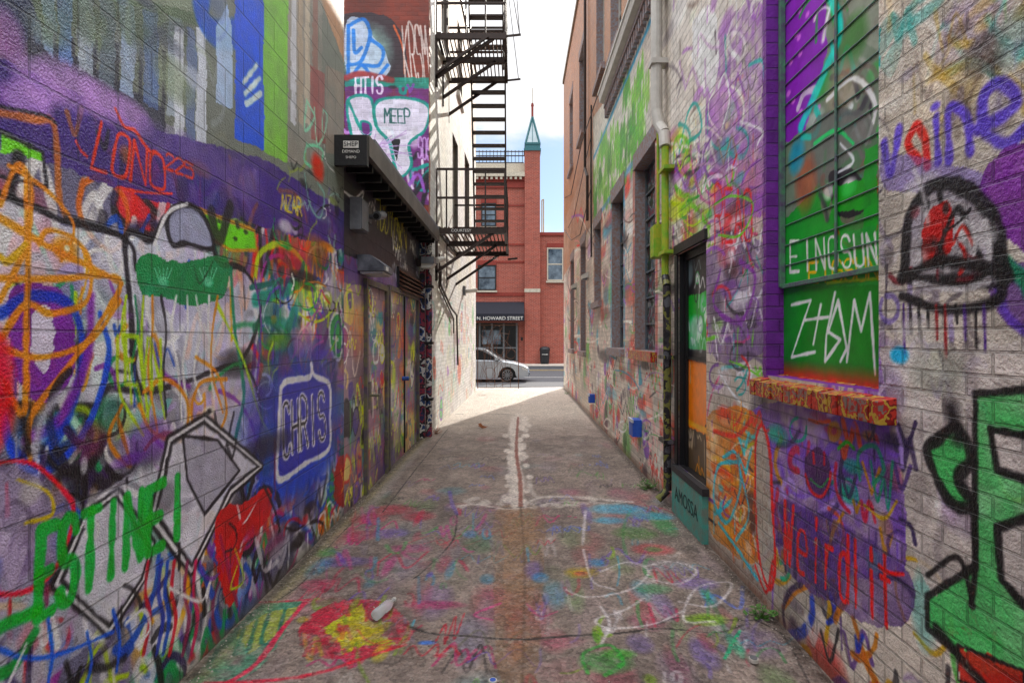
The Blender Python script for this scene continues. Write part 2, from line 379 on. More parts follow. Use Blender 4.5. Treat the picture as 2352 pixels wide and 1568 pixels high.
# white throw-ups mid
L.scat(-20,640,480,1100,26,['#17151c','#2a2450','#3a2a63','#4a4856','#1f1c26'],(20,36),(70,160))
L.Fp([(-40,480),(60,470),(150,510),(290,550),(310,640),(330,900),(250,930),(40,930),(-40,900)],'#e0dfe8',.9,ol='#131118',w=18,sm=True,mott=.4)
L.Fp([(290,540),(350,550),(380,500),(440,480),(480,520),(500,600),(560,620),(600,700),(560,820),(470,880),(330,900),(300,700)],'#d8dbe6',.88,ol='#131118',w=15,sm=True,mott=.4)
L.Fp([(240,900),(330,900),(420,880),(560,840),(600,960),(560,1080),(440,1100),(320,1120),(240,1060)],'#d0d0da',.8,ol='#131118',w=14,sm=True,mott=.6)
L.scat(-20,620,620,1080,75,['#f2a81a','#b8d82a','#1f9050','#131118','#e8e6ea','#7a2e98','#f2f0ea','#8c8a96','#e08818','#2050b4','#16141c'],(7,14),(30,100))
L.Fp([(385,495),(430,470),(470,500),(490,570),(430,560),(395,560)],'#9598b0',.9,ol='#100e14',w=14,sm=True)
L.S([(355,560),(385,490),(430,468)],9,'#f4f4f5'); L.S([(150,500),(230,520),(300,560),(312,620)],12,'#131118')
L.Fp([(20,680),(90,650),(160,700),(170,850),(100,930),(30,860)],'#742a94',.9,sm=True); L.Fp([(75,720),(110,710),(125,790),(100,860),(70,800)],'#d4d0dc',.95,sm=True)
L.S([(0,720),(70,680),(160,700),(190,800),(160,950),(80,1060),(20,1010),(0,900)],24,'#143cb4'); L.S([(230,720),(250,820),(200,980),(110,1080),(30,1050),(10,960)],18,'#1450dc')
L.S([(210,680),(200,820),(140,960),(60,1010)],26,'#7c2a9c',.5)
o='#e8901a'
L.S([(0,470),(40,380),(70,430),(60,560),(0,690)],14,o); L.S([(60,400),(65,560),(60,760),(55,950),(0,860)],16,o)
L.S([(0,500),(100,560),(200,610),(280,650)],16,o); L.S([(0,640),(120,640),(275,640),(230,740),(150,850),(70,960),(70,1060)],15,o)
L.S([(90,560),(110,530),(165,545),(205,600),(200,690),(120,720),(60,700),(0,780)],15,o); L.S([(0,800),(100,820),(210,780),(275,690)],14,o)
L.S([(60,560),(20,600),(0,590)],14,'#f7ae14'); L.S([(20,380),(110,440),(170,520),(140,600)],10,o); L.B(150,570,30,30,'#d08010',.9); L.B(154,570,7,8,'#f0ecdf',.9)
L.B(-10,900,46,140,'#f8202e',.9); L.B(-5,830,30,60,'#ff4058',.8)
L.Fp([(315,600),(350,585),(420,600),(520,590),(515,680),(440,700),(350,680),(320,660)],'#0f8246',.93,sm=True,mott=.2)
for x,y in ((375,640),(478,640)):
    for k in range(5): L.S([(x+(k-2)*5,y),(x+(k-2)*10,y-25)],3.2,'#8fdcb4')
    L.B(x,y+8,12,11,'#8fdcb4',.8)
L.S([(445,610),(460,650),(490,600)],4,'#0c4a2a')
L.S([(585,640),(600,580),(650,562),(700,610),(715,700)],14,'#c4e818'); L.S([(640,600),(690,640),(700,760),(660,850)],10,'#d0f020'); L.S([(595,670),(612,600),(650,590),(672,640)],8,'#b03ca0')
L.S([(585,690),(650,670),(690,660),(660,760),(640,860),(625,1000),(610,1080)],30,'#0e8e78'); L.S([(575,660),(690,640)],12,'#0a6458')
L.S([(530,620),(540,760),(560,900),(540,1010)],14,'#12845c'); L.S([(500,700),(560,830),(600,960),(640,1030)],9,'#bede22')
for x in (290,310,330,350,370,405,430,450,480,500):
    L.S([(x,680),(x+random.uniform(-12,14),760),(x+random.uniform(-14,8),850),(x+12,random.uniform(900,1000))],8,random.choice(['#e8901a','#b4d824','#128450','#e8901a','#f4f4ee','#131118']))
L.S([(450,820),(500,860),(520,950),(480,1010),(440,960),(460,880),(520,870)],10,o); L.B(480,945,14,14,'#e5dccb',.9); L.B(480,945,6,7,'#16141a',.9)
L.S([(330,900),(380,870),(430,920),(420,1010),(350,990),(320,930)],10,o); L.S([(280,930),(250,1010),(300,1070),(270,960)],10,'#d08010')
L.T('EVN',[(285,880),(375,895),(372,780),(285,770)],10,'#b4d824'); L.S([(270,770),(275,900),(330,1000)],8,'#bede22')
L.scat(600,835,560,1020,26,['#1c1a24','#3a2a63','#14604c','#5a2a6a'],(12,22),(50,110))
L.scat(600,835,560,1020,150,['#cdec20','#e8901a','#f0efe8','#131118','#1fa855','#c83030','#6b38b0','#0e8e78','#131118','#a8c420','#d0609c','#e0dee4'],(3.5,8),(20,70))
L.B(700,780,26,40,'#cf98ac',.8); L.S([(690,830),(684,780),(700,750),(716,780),(712,830)],6,'#d9b8b8')
L.S([(585,640),(600,740),(590,880)],8,'#742a94')
# CHRIS
L.B(700,970,95,180,'#2a3aa8',.93); L.B(690,1080,80,50,'#2050c8',.8)
L.Fp([(640,900),(690,870),(757,880),(755,1030),(700,1070),(638,1100)],'#3a3ca4',.95); L.S([(645,890),(660,875),(712,865),(715,835),(722,862),(757,885),(758,960),(755,1030),(700,1065),(640,1100),(640,1000),(645,890)],13,'#f0f0fa')
L.T('CHRIS',[(650,1050),(752,1002),(748,900),(648,930)],15,'#f4f4f8',gap=.7); L.T('CHRIS',[(650,1050),(752,1002),(748,900),(648,930)],6.5,'#0c0b12',gap=.7)
# lower zone
L.Fp([(-100,1130),(130,1090),(250,1120),(420,1020),(440,1300),(200,1480),(-100,1700)],'#c4c3cc',.7,sm=True,mott=.5)
gl_=lambda u,v: v<V0+(U0-u)*.98
L.scat(-40,640,1000,1568,150,['#131118','#dcdade','#6a32a0','#b8242e','#1c4cb4','#131118','#f0eef0','#7a2e54','#acaab6','#131118','#2a1c4c'],(10,22),(40,110),gl_)
L.Fp([(60,1060),(140,1120),(170,1180),(130,1300),(50,1360),(-40,1330),(-40,1100)],'#9c8aac',.75,ol='#e8243c',w=12,sm=True,mott=.4)
L.S([(40,1100),(110,1130),(120,1180),(60,1200)],8,'#c9b224'); L.B(70,1130,26,30,'#c4c0b8',.7)
for q in ([(130,1340),(250,1450),(330,1330),(350,1250),(270,1130),(200,1180)],[(350,1190),(440,1310),(530,1130),(600,1070),(470,960),(390,1010)]):
    L.Fp(q,'#d4d3dc',.93,ol='#0e0d12',w=26,mott=.3); L.S(q+[q[0]],8,'#f2f1f4',sm=False)
L.scat(180,560,1010,1420,26,['#131118','#a8a6b4','#8c8a98','#0e0d12','#e8e6ea'],(7,13),(24,60))
L.Fp([(420,1000),(500,1010),(550,1080),(470,1180),(430,1100)],'#8c8a98',.6,ol='#131118',w=9)
g='#0cae3e'
L.T('ESTINE!',[(80,1425),(435,1215),(436,1085),(90,1220)],25,g,.2,gap=.68)
L.S([(-40,1500),(0,1440),(90,1400)],28,g); L.S([(-40,1560),(30,1530),(80,1450)],26,'#0c983a')
L.Fp([(500,1180),(560,1150),(615,1120),(620,1180),(560,1260),(545,1360),(520,1390),(500,1290)],'#cc1820',.9,sm=True,mott=.3); L.S([(545,1160),(560,1200),(600,1130)],6,'#f4eaea')
L.S([(600,1130),(560,1190),(500,1280)],14,'#d81c26'); L.S([(505,1230),(530,1330),(545,1390)],14,'#981c50')
for x,c in ((370,'#2438a4'),(400,'#c81c34'),(430,'#8c2a54'),(340,'#b82036'),(450,'#cc285c'),(385,'#164cb8')):
    L.S([(x,1290),(x-6,1360),(x+4,1420),(x-10,1500)],13,c)
for p in ([(0,1490),(60,1510),(140,1500),(260,1450)],[(110,1420),(120,1500),(110,1568)],[(200,1450),(210,1520),(190,1600)],[(260,1400),(275,1470),(268,1540)]): L.S(p,10,'#145cd8')
for p in ([(20,1568),(60,1480)],[(290,1430),(330,1400),(345,1440),(320,1480)],[(390,1350),(460,1380),(480,1340)]): L.S(p,8,'#f0eef0')
L.S([(540,1260),(560,1330),(530,1350),(548,1290)],5,'#bede22')
L.scat(470,835,1050,1330,110,['#e8e8e8','#b82468','#131118','#1c54bc','#7a38a4','#131118','#9e9ca8','#c81c26','#2a1c4c','#131118'],(5,10),(20,56),lambda u,v: V0+(U0-u)*.72<v<V0+(U0-u)*.97)
L.Fp([(775,1060),(832,1030),(832,1130),(775,1160)],'#a81c18',.85,sm=True); L.B(815,1098,18,28,'#f0541c',.95)
for p in ((808,1090,3,6),(822,1086,3,6)): L.B(*p,'#1a0e0c',.95)
L.S([(805,1110),(815,1118),(826,1106)],4,'#1a0e0c'); L.S([(783,1080),(790,1110),(784,1130)],5,'#f0a21e')
L.stroke([(-6,-.02),(5.12,-.02)],.12,'#64604f',.9,.7)
mL=wallmat('painted_block','Y',.4064,.2032,.005,depth=.018,rough=.34,grain=110,gstr=.45,mdark=.35,var=.05,warp=.002,n2s=.3)
left=empty('concrete_block_building')
o_=L.build('painted_block_wall',mL,lambda A,Z:np.stack([np.full_like(A,-XL),A,Z],-1),flip=False,gain=1.2); o_.parent=left
core=simple('core_masonry','#6f6a63',.8)
mb=MB(); mb.box(-9,-XL-.02,-6,5.12,-.3,5.6,core); mb.box(-9,-XL+.03,-6,5.14,5.6,5.72,grey); mb.make('walls_and_roof',left)
# ============================================================ LOW LEFT ANNEX
A2=Canvas(gs(5.122,9.35,.006,.03,.0009),list(np.arange(-.12,3.3,.009)),'#847078',Lc,23)
A2.C*=(.7+.5*vnoise(A2.a,A2.z,.4,31))[...,None]
PAL2=['#96567a','#c47c4c','#5f9c4e','#4b3a7c','#d0ba78','#a8c050','#dad2c2','#1c1a24','#3f8890','#bc4640','#6f52a0','#d8f42e','#e4ded4']
A2.filler(5.1,9.4,0,2.5,330,PAL2,(.15,.5),(.015,.04))
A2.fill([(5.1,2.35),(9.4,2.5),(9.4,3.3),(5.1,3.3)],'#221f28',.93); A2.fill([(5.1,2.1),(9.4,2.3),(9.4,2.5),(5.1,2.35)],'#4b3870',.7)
A2.T('TDDY',[(862,520),(905,545),(905,480),(862,455)],5,'#c9c62e'); A2.T('OWN',[(905,570),(935,580),(935,510),(905,500)],4,'#d9cd32')
for i in range(16):
    a=random.uniform(5.3,9.2); A2.squig(a,random.uniform(2.4,3.1),.3,.25,random.choice(['#c9c62e','#e7e4df','#9a9fa8','#d8c43a']),.02)
A2.S([(790,440),(815,455),(835,440),(828,470)],6,'#e8e5e2')
A2.fill([(8.55,0),(9.35,0),(9.35,3.1),(8.75,3.1)],'#36425a',.4)
mA=wallmat('painted_annex_wall','Y',.4064,.2032,.0045,depth=.01,rough=.4,grain=90,gstr=.5,mdark=.25,var=.05,warp=.002)
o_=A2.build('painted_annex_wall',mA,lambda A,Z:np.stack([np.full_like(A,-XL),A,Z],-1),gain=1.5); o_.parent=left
mframe=simple('door_frame','#6b6a3e',.5,0,.4,9,.002,'#4a3c5c')
mb=MB(); mb.box(-9,-XL-.02,5.14,9.3,-.3,3.18,core)
def door(y0,y1,zt,mb):
    mb.box(-XL,-XL+.035,y0-.06,y0,0,zt+.06,mframe); mb.box(-XL,-XL+.035,y1,y1+.06,0,zt+.06,mframe); mb.box(-XL,-XL+.037,y0,y1,zt,zt+.06,mframe)
door(5.83,6.68,2.15,mb); door(6.86,8.75,2.18,mb)
mb.box(-XL,-XL+.018,7.79,7.82,0.02,2.17,black)
mb.bar((-XL+.03,5.92,1.0),(-XL+.11,5.92,1.0),.03,mframe,n=8); mb.bar((-XL+.11,5.92,1.0),(-XL+.11,6.05,1.0),.025,mframe,n=8); mb.box(-XL+.003,-XL+.03,5.88,5.97,.86,1.14,mframe)
mb.bar((-XL,7.7,1.05),(-XL+.09,7.7,1.05),.06,simple('blue_paint','#2a52a0'),n=8)
for z in np.arange(.4,2.1,.7): mb.box(-XL+.002,-XL+.045,6.655,6.70,z,z+.1,mframe)
mb.make('doors',left)
mb=MB(); mb.box(-XL-.3,-1.345,4.93,9.28,3.24,3.30,black); mb.box(-1.34,-1.295,4.92,9.28,3.18,3.36,simple('fascia','#6b645c',.5,0,.5,3)); mb.box(-1.62,-1.345,4.925,9.28,3.19,3.238,black)
mb.box(-1.60,-1.30,4.85,4.915,3.08,3.34,black)
for y in np.arange(5.2,9.2,.32): mb.box(-XL,-1.345,y,y+.04,3.12,3.188,black)
mb.prism([(-9,3.37),(-1.3,3.365),(-1.3,3.40),(-9,3.6)],1,5.14,9.28,grey); mb.make('eave',left)
stick=simple('sticker_white','#e8e6e0',.5); sb=MB(); sb.box(-1.50,-1.37,4.842,4.849,3.225,3.285,stick); sb.make('sticker',left)
text('SHEP',(-1.435,4.838,3.255),(math.pi/2,0,0),.055,black,left,'sticker_text_a',.001)
text('DEMAND',(-1.435,4.845,3.195),(math.pi/2,0,0),.036,stick,left,'sticker_text_b',.001)
text('SHEPO',(-1.435,4.845,3.145),(math.pi/2,0,0),.03,stick,left,'sticker_text_c',.001)
# vent
mb=MB()
mb.box(-XL,-XL+.03,7.35,9.0,2.22,2.53,black)
for z in np.arange(2.25,2.5,.055): mb.prism([(-XL+.03,z),(-XL+.08,z-.03),(-XL+.08,z-.015),(-XL+.03,z+.02)],1,7.38,8.97,iron2)
mb.make('louver_vent',left)
# fixtures
wl=empty('wall_light'); mb=MB()
mb.prism([(-XL,2.42),(-XL+.12,2.42),(-XL+.26,2.32),(-XL+.26,2.26),(-XL,2.26)],1,5.55,5.95,simple('fixture','#3c3f47',.45,0,.4,8,.002,'#6a6d76')); mb.box(-XL+.02,-XL+.24,5.58,5.92,2.235,2.258,simple('lens','#b9bcc0',.3)); mb.box(-XL+.262,-XL+.266,5.62,5.72,2.27,2.31,stick); mb.make('housing',wl)
cmr=empty('security_camera'); mb=MB(); mb.bar((-XL,5.9,2.86),(-XL+.14,5.9,2.86),.05,grey,n=8); mb.bar((-XL+.14,5.75,2.84),(-XL+.14,6.0,2.9),.09,grey,n=12); mb.bar((-XL+.14,5.72,2.83),(-XL+.14,5.752,2.84),.06,black,n=10); mb.box(-XL,-XL+.03,5.82,5.98,2.8,2.95,grey); mb.make('camera_body',cmr)
jb=MB(); jb.box(-XL,-XL+.1,5.3,5.55,2.62,2.92,simple('jbox','#76787c',.5,.2)); jb.box(-XL+.1,-XL+.112,5.31,5.54,2.63,2.91,grey); jb.make('electrical_box')
# corner pier and pipe
mb=MB(); pm=tagged('tagged_pier',['#1c1a22','#34365c','#943448','#24222c','#d7d4cf','#28467a','#1a181d'],5)
mb.box(-1.8,-1.50,9.05,9.29,-.2,3.17,pm); mb.bar((-1.44,9.1,0.02),(-1.44,9.1,3.17),.1,pm,n=10)
for z in (.6,1.5,2.4): mb.box(-1.51,-1.37,9.04,9.16,z,z+.04,black)
mb.make('corner_pier',left)
wl2=empty('wall_light'); mb=MB(); mb.box(-1.5,-1.3,8.7,8.95,2.75,2.85,grey); mb.prism([(-1.5,2.75),(-1.3,2.75),(-1.36,2.68),(-1.5,2.68)],1,8.72,8.93,white); mb.box(-XL,-1.5,8.76,8.88,2.72,2.82,iron); mb.make('housing',wl2)
# ============================================================ BRICK TOWER LEFT (MEEP wall + white side)
tall=empty('brick_building')
def Mc(u,v): k=9.3/F; return (u-U0)*k,EYE-(v-V0)*k,k
M=Canvas(list(np.arange(-6,-3.1,.05))+list(np.arange(-3.1,-1.468,.006)),list(np.arange(2.9,9.6,.009)),'#7c3526',Mc,41)
M.C*=(.75+.35*vnoise(M.a,M.z,.5,43))[...,None]
M.Fp([(700,60),(850,30),(920,70),(935,170),(900,200),(700,200)],'#2b2530',.85,sm=True,mott=.4)
M.B(835,130,70,75,'#1c1a24',.8); M.B(835,120,66,68,'#8fb0a4',.85); M.B(815,100,40,45,'#b9a6cc',.7)
M.Fp([(795,55),(830,45),(850,80),(880,110),(895,160),(860,190),(800,188)],'#b6c4d8',.85,sm=True)
for p in ([(800,60),(835,45),(850,80),(830,140),(800,150)],[(850,90),(880,115),(870,150),(835,150)],[(805,185),(830,150),(860,180),(890,150)],[(812,70),(815,120),(830,110)],[(800,60),(800,190)]): M.S(p,8,'#1e6fc8')
M.S([(905,60),(925,110),(930,170)],5,'#d06030'); 
M.T('KRSM',[(930,190),(990,190),(978,60),(922,60)],3.5,'#cfc2bd')
M.Fp([(792,185),(880,195),(990,200),(998,470),(960,470),(880,420),(792,360)],'#6a2a78',.93,mott=.3)
M.Fp([(792,180),(1000,178),(1000,205),(900,200),(792,200)],'#1d8a78',.85)
M.S([(795,180),(830,170),(900,185)],14,'#9a3030'); M.T('HTIS',[(815,215),(880,215),(880,175),(815,180)],5,'#e8d9ee')
M.scat(795,990,200,460,40,['#0fa090','#17141c','#8a4ab0','#c48ad8','#a02a30','#e8d9ee'],(4,9),(14,36))
M.Fp([(800,230),(850,225),(865,290),(900,300),(905,370),(880,400),(830,370),(805,300)],'#d9d3e2',.95,ol='#0f8f80',w=7,sm=True)
M.Fp([(865,235),(930,225),(985,245),(975,300),(940,330),(945,380),(915,405),(895,330),(865,290)],'#dcd8e6',.95,ol='#0f8f80',w=7,sm=True)
M.S([(800,232),(830,300),(855,330),(850,370)],6,'#0f8f80'); M.Fp([(830,280),(850,285),(850,310),(832,305)],'#6a2a78',1,ol='#0f8f80',w=5,sm=True); M.Fp([(895,320),(920,320),(912,370)],'#101018',1)
for i in range(14): M.S([(random.uniform(805,900),random.uniform(300,390)),(random.uniform(810,960),random.uniform(300,390))],2.5,'#b89ac8')
M.T('MEEP',[(882,282),(944,284),(942,252),(882,250)],3.5,'#10504a')
M.T('SOS',[(958,360),(992,370),(990,320),(960,315)],4,'#c79ad8'); M.S([(950,390),(990,380),(960,430),(995,440)],8,'#0fa090'); M.S([(950,450),(985,400),(970,470)],10,'#17141c'); M.S([(930,440),(960,400),(975,440)],7,'#9a5ac0')
mM=wallmat('painted_brick_front','X',.205,.0725,.005,depth=.01,rough=.6,mdark=-.35,var=.35)
o_=M.build('front_wall',mM,lambda A,Z:np.stack([A,np.full_like(A,9.3),Z],-1),gain=1.1,sat=1.05,gam=2.3); o_.parent=tall
msl=.0218
def wx(Y): return -1.47+msl*(Y-9.4)
def Wc(u,v):
    Y=(-1.47-9.4*msl)/((u-U0)/F-msl); k=Y/F; return Y,EYE-(v-V0)*k,k
Wh=[(12.1,13.0,3.6,6.0),(14.3,15.4,4.2,6.3),(10.6,11.5,6.95,9.0),(12.9,13.8,7.2,8.9)]
W=Canvas(list(np.arange(9.3,17.2,.03))+[17.2],list(np.arange(-.12,9.6,.015)),'#f6efe4',Wc,51,Wh)
W.C*=(.88+.16*vnoise(W.a,W.z,.6,53))[...,None]
PAL3=['#f4eee4','#e9dccd','#c8a090','#9aa4b4','#b7c09a','#e8c4c0','#f0e8dc','#9f8a90','#f8f4ec','#d46a5a','#8ac0c0','#9a6aba','#7aba80','#f8f4ec']
W.filler(9.4,17.2,0,2.4,150,PAL3,(.2,.6),(.02,.05))
W.fill([(9.3,7.6),(17.2,7.2),(17.2,9.6),(9.3,9.6)],'#c09a80',.5,.5); W.fill([(9.3,0),(9.42,0),(9.42,9.6),(9.3,9.6)],'#7c3a2c',.7)
mW=wallmat('whitewashed_brick','Y',.205,.0725,.005,depth=.005,rough=.7,mdark=.22,chip=.02)
o_=W.build('side_wall',mW,lambda A,Z:np.stack([-1.47+msl*(A-9.4),A,Z],-1),gain=1.1,gam=2.0); o_.parent=tall
mb=MB(); mb.box(-9,-1.75,9.33,17.18,-.3,9.5,core); mb.box(-1.75,-1.31,17.185,17.2,-.3,9.59,core)
mb.prism([(-9,9.28),(-1.44,9.28),(wx(17.2)+.05,17.22),(-9,17.22)],2,9.6,9.72,grey)
for h in Wh:
    xa=wx(h[0]);xb=wx(h[1]); d=.14
    mb.poly([(xa-d,h[0],h[2]),(xb-d,h[1],h[2]),(xb-d,h[1],h[3]),(xa-d,h[0],h[3])],dark)
    for (y,x) in ((h[0],xa),(h[1],xb)): mb.poly([(x,y,h[2]),(x-d,y,h[2]),(x-d,y,h[3]),(x,y,h[3])],core)
    for z in (h[2],h[3]): mb.poly([(xa,h[0],z),(xb,h[1],z),(xb-d,h[1],z),(xa-d,h[0],z)],core)
    for t in (0,.5,1): 
        y=h[0]+.03+(h[1]-h[0]-.06)*t; mb.bar((wx(y)-d+.03,y,h[2]),(wx(y)-d+.03,y,h[3]),.05,white)
    for t in (0,.33,.66,1): mb.bar((xa-d+.03,h[0],h[2]+(h[3]-h[2])*t),(xb-d+.03,h[1],h[2]+(h[3]-h[2])*t),.045,white)
    mb.box(xa-.1,xb+.05,h[0]-.08,h[1]+.08,h[2]-.1,h[2]-.002,white)
mb.make('windows_and_body',tall)
# conduits on white wall
mb=MB(); mb.tube([(wx(10.2)+.05,10.2,2.9),(wx(10.2)+.05,10.2,2.55),(wx(11.6)+.05,11.6,2.2),(wx(12.4)+.05,12.4,2.1),(wx(12.6)+.05,12.6,1.0)],.04,iron); mb.tube([(wx(10.1)+.04,10.1,3.1),(wx(10.1)+.04,10.1,2.5),(wx(12)+.04,12,2.0),(wx(12)+.04,12,1.7)],.03,iron)
mb.bar((wx(14)+.02,14,2.75),(wx(14)+.35,14,2.78),.1,white,n=10); mb.box(wx(14)-.01,wx(14)+.06,13.9,14.1,2.65,2.88,grey); mb.make('conduit')
cam2=empty('security_camera'); mb=MB(); mb.bar((-1.47,9.6,2.9),(-1.3,9.6,2.9),.04,white,n=8); mb.bar((-1.36,9.35,2.88),(-1.3,9.7,2.95),.1,white,n=12); mb.box(-1.48,-1.43,9.5,9.7,2.8,3.0,white); mb.make('camera_body',cam2)
# ============================================================ FIRE ESCAPE
fe=empty('fire_escape'); mb=MB()
X0,X1=-1.43,-.24
def platform(y0,y1,z,rail=True):
    for x in (X0+.03,X1): mb.bar((x,y0,z),(x,y1,z),.05,iron,.1)
    for y in (y0,y1,(y0+y1)/2): mb.bar((X0,y,z-.03),(X1+.02,y,z-.03),.05,iron,.1)
    x=X0+.06
    while x<X1: mb.bar((x,y0,z+.03),(x,y1,z+.03),.022,iron2); x+=.075
    if rail:
        for zz in (.55,1.05): mb.bar((X1,y0,z+zz),(X1,y1,z+zz),.035,iron); mb.bar((X0,y0,z+zz),(X1,y0,z+zz),.035,iron); mb.bar((X0,y1,z+zz),(X1,y1,z+zz),.035,iron)
        n=int((y1-y0)/.35)
        for i in range(n+1): y=y0+(y1-y0)*i/n; mb.bar((X1,y,z),(X1,y,z+1.05),.028,iron)
        for i in range(8):
            x=X0+(X1-X0)*i/7
            if i%7==0 or i in(1,3,5): mb.bar((x,y0,z),(x,y0,z+1.05),.025,iron)
    for y in (y0+.02,y1-.02,(y0+y1)/2):
        mb.bar((X0-.02,y,z-.75),(X1-.2,y,z-.06),.05,iron); mb.bar((X0-.01,y,z-.9),(X0-.01,y,z),.05,iron)
platform(9.9,12.6,3.5); platform(9.9,11.6,6.9); platform(9.9,12.4,10.2)
def stair(xa,xb,p,q):
    n=int(abs(q[1]-p[1])/.235)
    for x in (xa,xb): mb.bar((x,p[0],p[1]),(x,q[0],q[1]),.03,iron,.13); 
    mb.bar((xb,p[0]-.25,p[1]+.8),(xb,q[0]-.25,q[1]+.8),.03,iron); mb.bar((xa,p[0]-.25,p[1]+.8),(xa,q[0]-.25,q[1]+.8),.03,iron)
    for i in range(n):
        t=(i+.5)/n; y=p[0]+(q[0]-p[0])*t; z=p[1]+(q[1]-p[1])*t; mb.box(xa,xb,y-.08,y+.08,z-.012,z+.02,iron)
    for t in (0,.33,.66,1):
        y=p[0]+(q[0]-p[0])*t; z=p[1]+(q[1]-p[1])*t; mb.bar((xb,y,z),(xb,y-.25,z+.8),.022,iron)
stair(-.95,-.27,(12.4,3.5),(11.4,6.95)); stair(-.95,-.3,(11.3,6.95),(10.2,10.2))
# counterbalance rods and outriggers
for y in (9.9,11.6): mb.bar((X1,y,6.87),(X1+.28,y,6.9),.03,iron)
mb.bar((X1+.26,9.9,6.9),(X1-.0,9.9,8.4),.012,iron); mb.bar((X1+.26,9.9,6.9),(X1+.05,9.9,9.6),.012,iron); mb.bar((X1,12.6,3.35),(X1+.22,12.6,3.37),.04,iron)
mb.bar((X1+.24,11.6,6.9),(X1,11.6,8.9),.012,iron)
mb.bar((X0,9.85,6.2),(X0+.9,9.85,6.85),.04,iron)
mb.make('platforms_and_stairs',fe)
text('OBOOK',(-.62,12.53,3.36),(math.pi/2,0,0),.09,stick,fe,'tag_text',.001)
text('COURTESY',(-1.0,9.865,3.47),(math.pi/2,0,0),.07,stick,fe,'tag_text_b',.001)
# ============================================================ RIGHT WALL
def Rc(u,v): k=XR/(u-U0); return F*k,EYE-(v-V0)*k,k
W1=(2.31,3.36,1.38,4.4); DR=(4.43,5.18,.44,2.36)
RW=[(6.09,7.16,1.45,3.72),(7.93,8.93,1.45,3.72),(10.1,10.98,2.27,3.7),(12.4,13.4,1.3,3.75),(15.0,16.0,1.3,3.75)]
RU=[(8.1,9.05,6.0,8.1),(9.7,10.7,6.3,8.3),(12.7,13.7,6.3,8.3),(15.3,16.3,6.3,8.3)]
holes=[W1,DR]+RW+RU+[(-6.1,7.0,5.5,9.95)]
R=Canvas(list(np.arange(-6,1.3,.06))+gs(1.3,18.4),list(np.arange(-.12,4.2,.0068))+list(np.arange(4.2,9.85,.02))+[9.85],'#c6bdb3',Rc,61,holes)
R.C*=(.8+.3*vnoise(R.a,R.z,.5,63))[...,None]
PALN=['#c9c3bf','#a4a0a6','#7a48b4','#d0ccc8','#3a3440','#52a04e','#b82c2c','#2aa09c','#8a62a0','#c0b8ad','#c8a23a','#2a2632']
R.filler(-6,1.3,0,4,120,PALN,(.3,.8),(.03,.06))
R.filler(1.3,5.2,0,3.4,110,PALN,(.15,.45),(.012,.03))
PALF=['#d8c4b8','#e0d5ca','#b08e86','#7a5b54','#e8e0d6','#b85a50','#8a9c70','#9098a4','#b8a0a8','#5a4c4e','#dc4238','#4aa050','#7a4aa4','#e4dbd0','#e8a0a0','#3a90a8','#f0e8de']
R.filler(5.2,18.4,0,3.8,540,PALF,(.12,.5),(.015,.04))
R.filler(5.2,12,0,1.4,120,['#b82424','#cc3a2c','#4aa040','#7a3a9c','#d8d0c8','#d85040','#3a2a3a'],(.12,.45),(.015,.035))
# upper brown brick
R.fill([(6.3,5.35),(18.4,5.35),(18.4,9.85),(6.3,9.85)],'#9c6c4c',.96,.1); R.fill([(10.8,3.9),(18.4,3.6),(18.4,5.4),(10.8,5.4)],'#a0765e',.85,.3)
R.filler(7,18,4.2,5.2,20,['#c8bcb0','#8a6a5a','#6a4a40'],(.2,.5))
# green band
R.Fp([(1478,120),(1500,330),(1440,400),(1365,470),(1362,270),(1420,190)],'#c4c4ba',.9,mott=.2)
for i in range(64):
    a=random.uniform(6.2,10.9); z=random.uniform(3.85,5.0); R.squig(a,z,.35,.5,random.choice(['#559e24','#459620','#6cb030','#559e24','#d8d8cc','#34701f']),.07)
R.stroke([(6.0,5.12),(11.1,5.12)],.07,'#2a8cb0'); R.stroke([(6.0,5.12),(6.0,4.2)],.06,'#2a8cb0'); R.stroke([(6,3.85),(11,3.85)],.09,'#3b7fb0',.5,.7)
for h in RW: 
    R.stroke([(h[0]-.06,h[2]),(h[0]-.06,h[3]),(h[1]+.06,h[3]),(h[1]+.06,h[2])],.1,random.choice(['#2f8ab4','#a03a30','#8c5a4a']),.5,.7)
# area between door & window W1: lilac, teal, white
R.Fp([(1540,-200),(1760,-200),(1760,300),(1640,320),(1540,340)],'#d4cfc8',.85,mott=.5)
R.Fp([(1650,80),(1762,20),(1762,480),(1640,420),(1620,260)],'#8a54a4',.85,sm=True,mott=.7)
R.Fp([(1600,40),(1640,20),(1650,160),(1620,220),(1590,140)],'#ebe8e1',.8,sm=True)
R.scat(1545,1755,-20,400,70,['#8a4aa8','#e0ded8','#a068b4','#ecead6','#2aa098','#6a6068','#b898c0','#8a7a70','#ecebe6'],(6,13),(24,80))
R.B(1655,250,26,60,'#b888bc',.6); R.Fp([(1625,580),(1755,560),(1755,800),(1650,830),(1625,740)],'#6a5480',.8,sm=True,mott=.5)
R.S([(1560,350),(1580,260),(1600,240),(1610,300),(1575,330)],9,'#20a79e'); R.S([(1545,380),(1600,420),(1630,380)],8,'#98c42a'); R.S([(1550,430),(1590,470),(1630,520)],14,'#62b42a')
R.scat(1540,1640,320,560,90,['#72b828','#2aa03a','#e0ded8','#b9d02a','#b05088','#7a48a4','#d8d6cf','#2a2632'],(5,10),(18,56))
R.B(1690,470,70,110,'#c084a0',.6); R.scat(1640,1745,380,900,110,['#8a48b4','#2aa0a0','#c43a70','#1c1822','#e0dae4','#3a7a4a','#b090b0','#d0242c','#6c3a90','#6cc23a','#d8d4dc','#4a3a5c'],(5,10),(22,66))
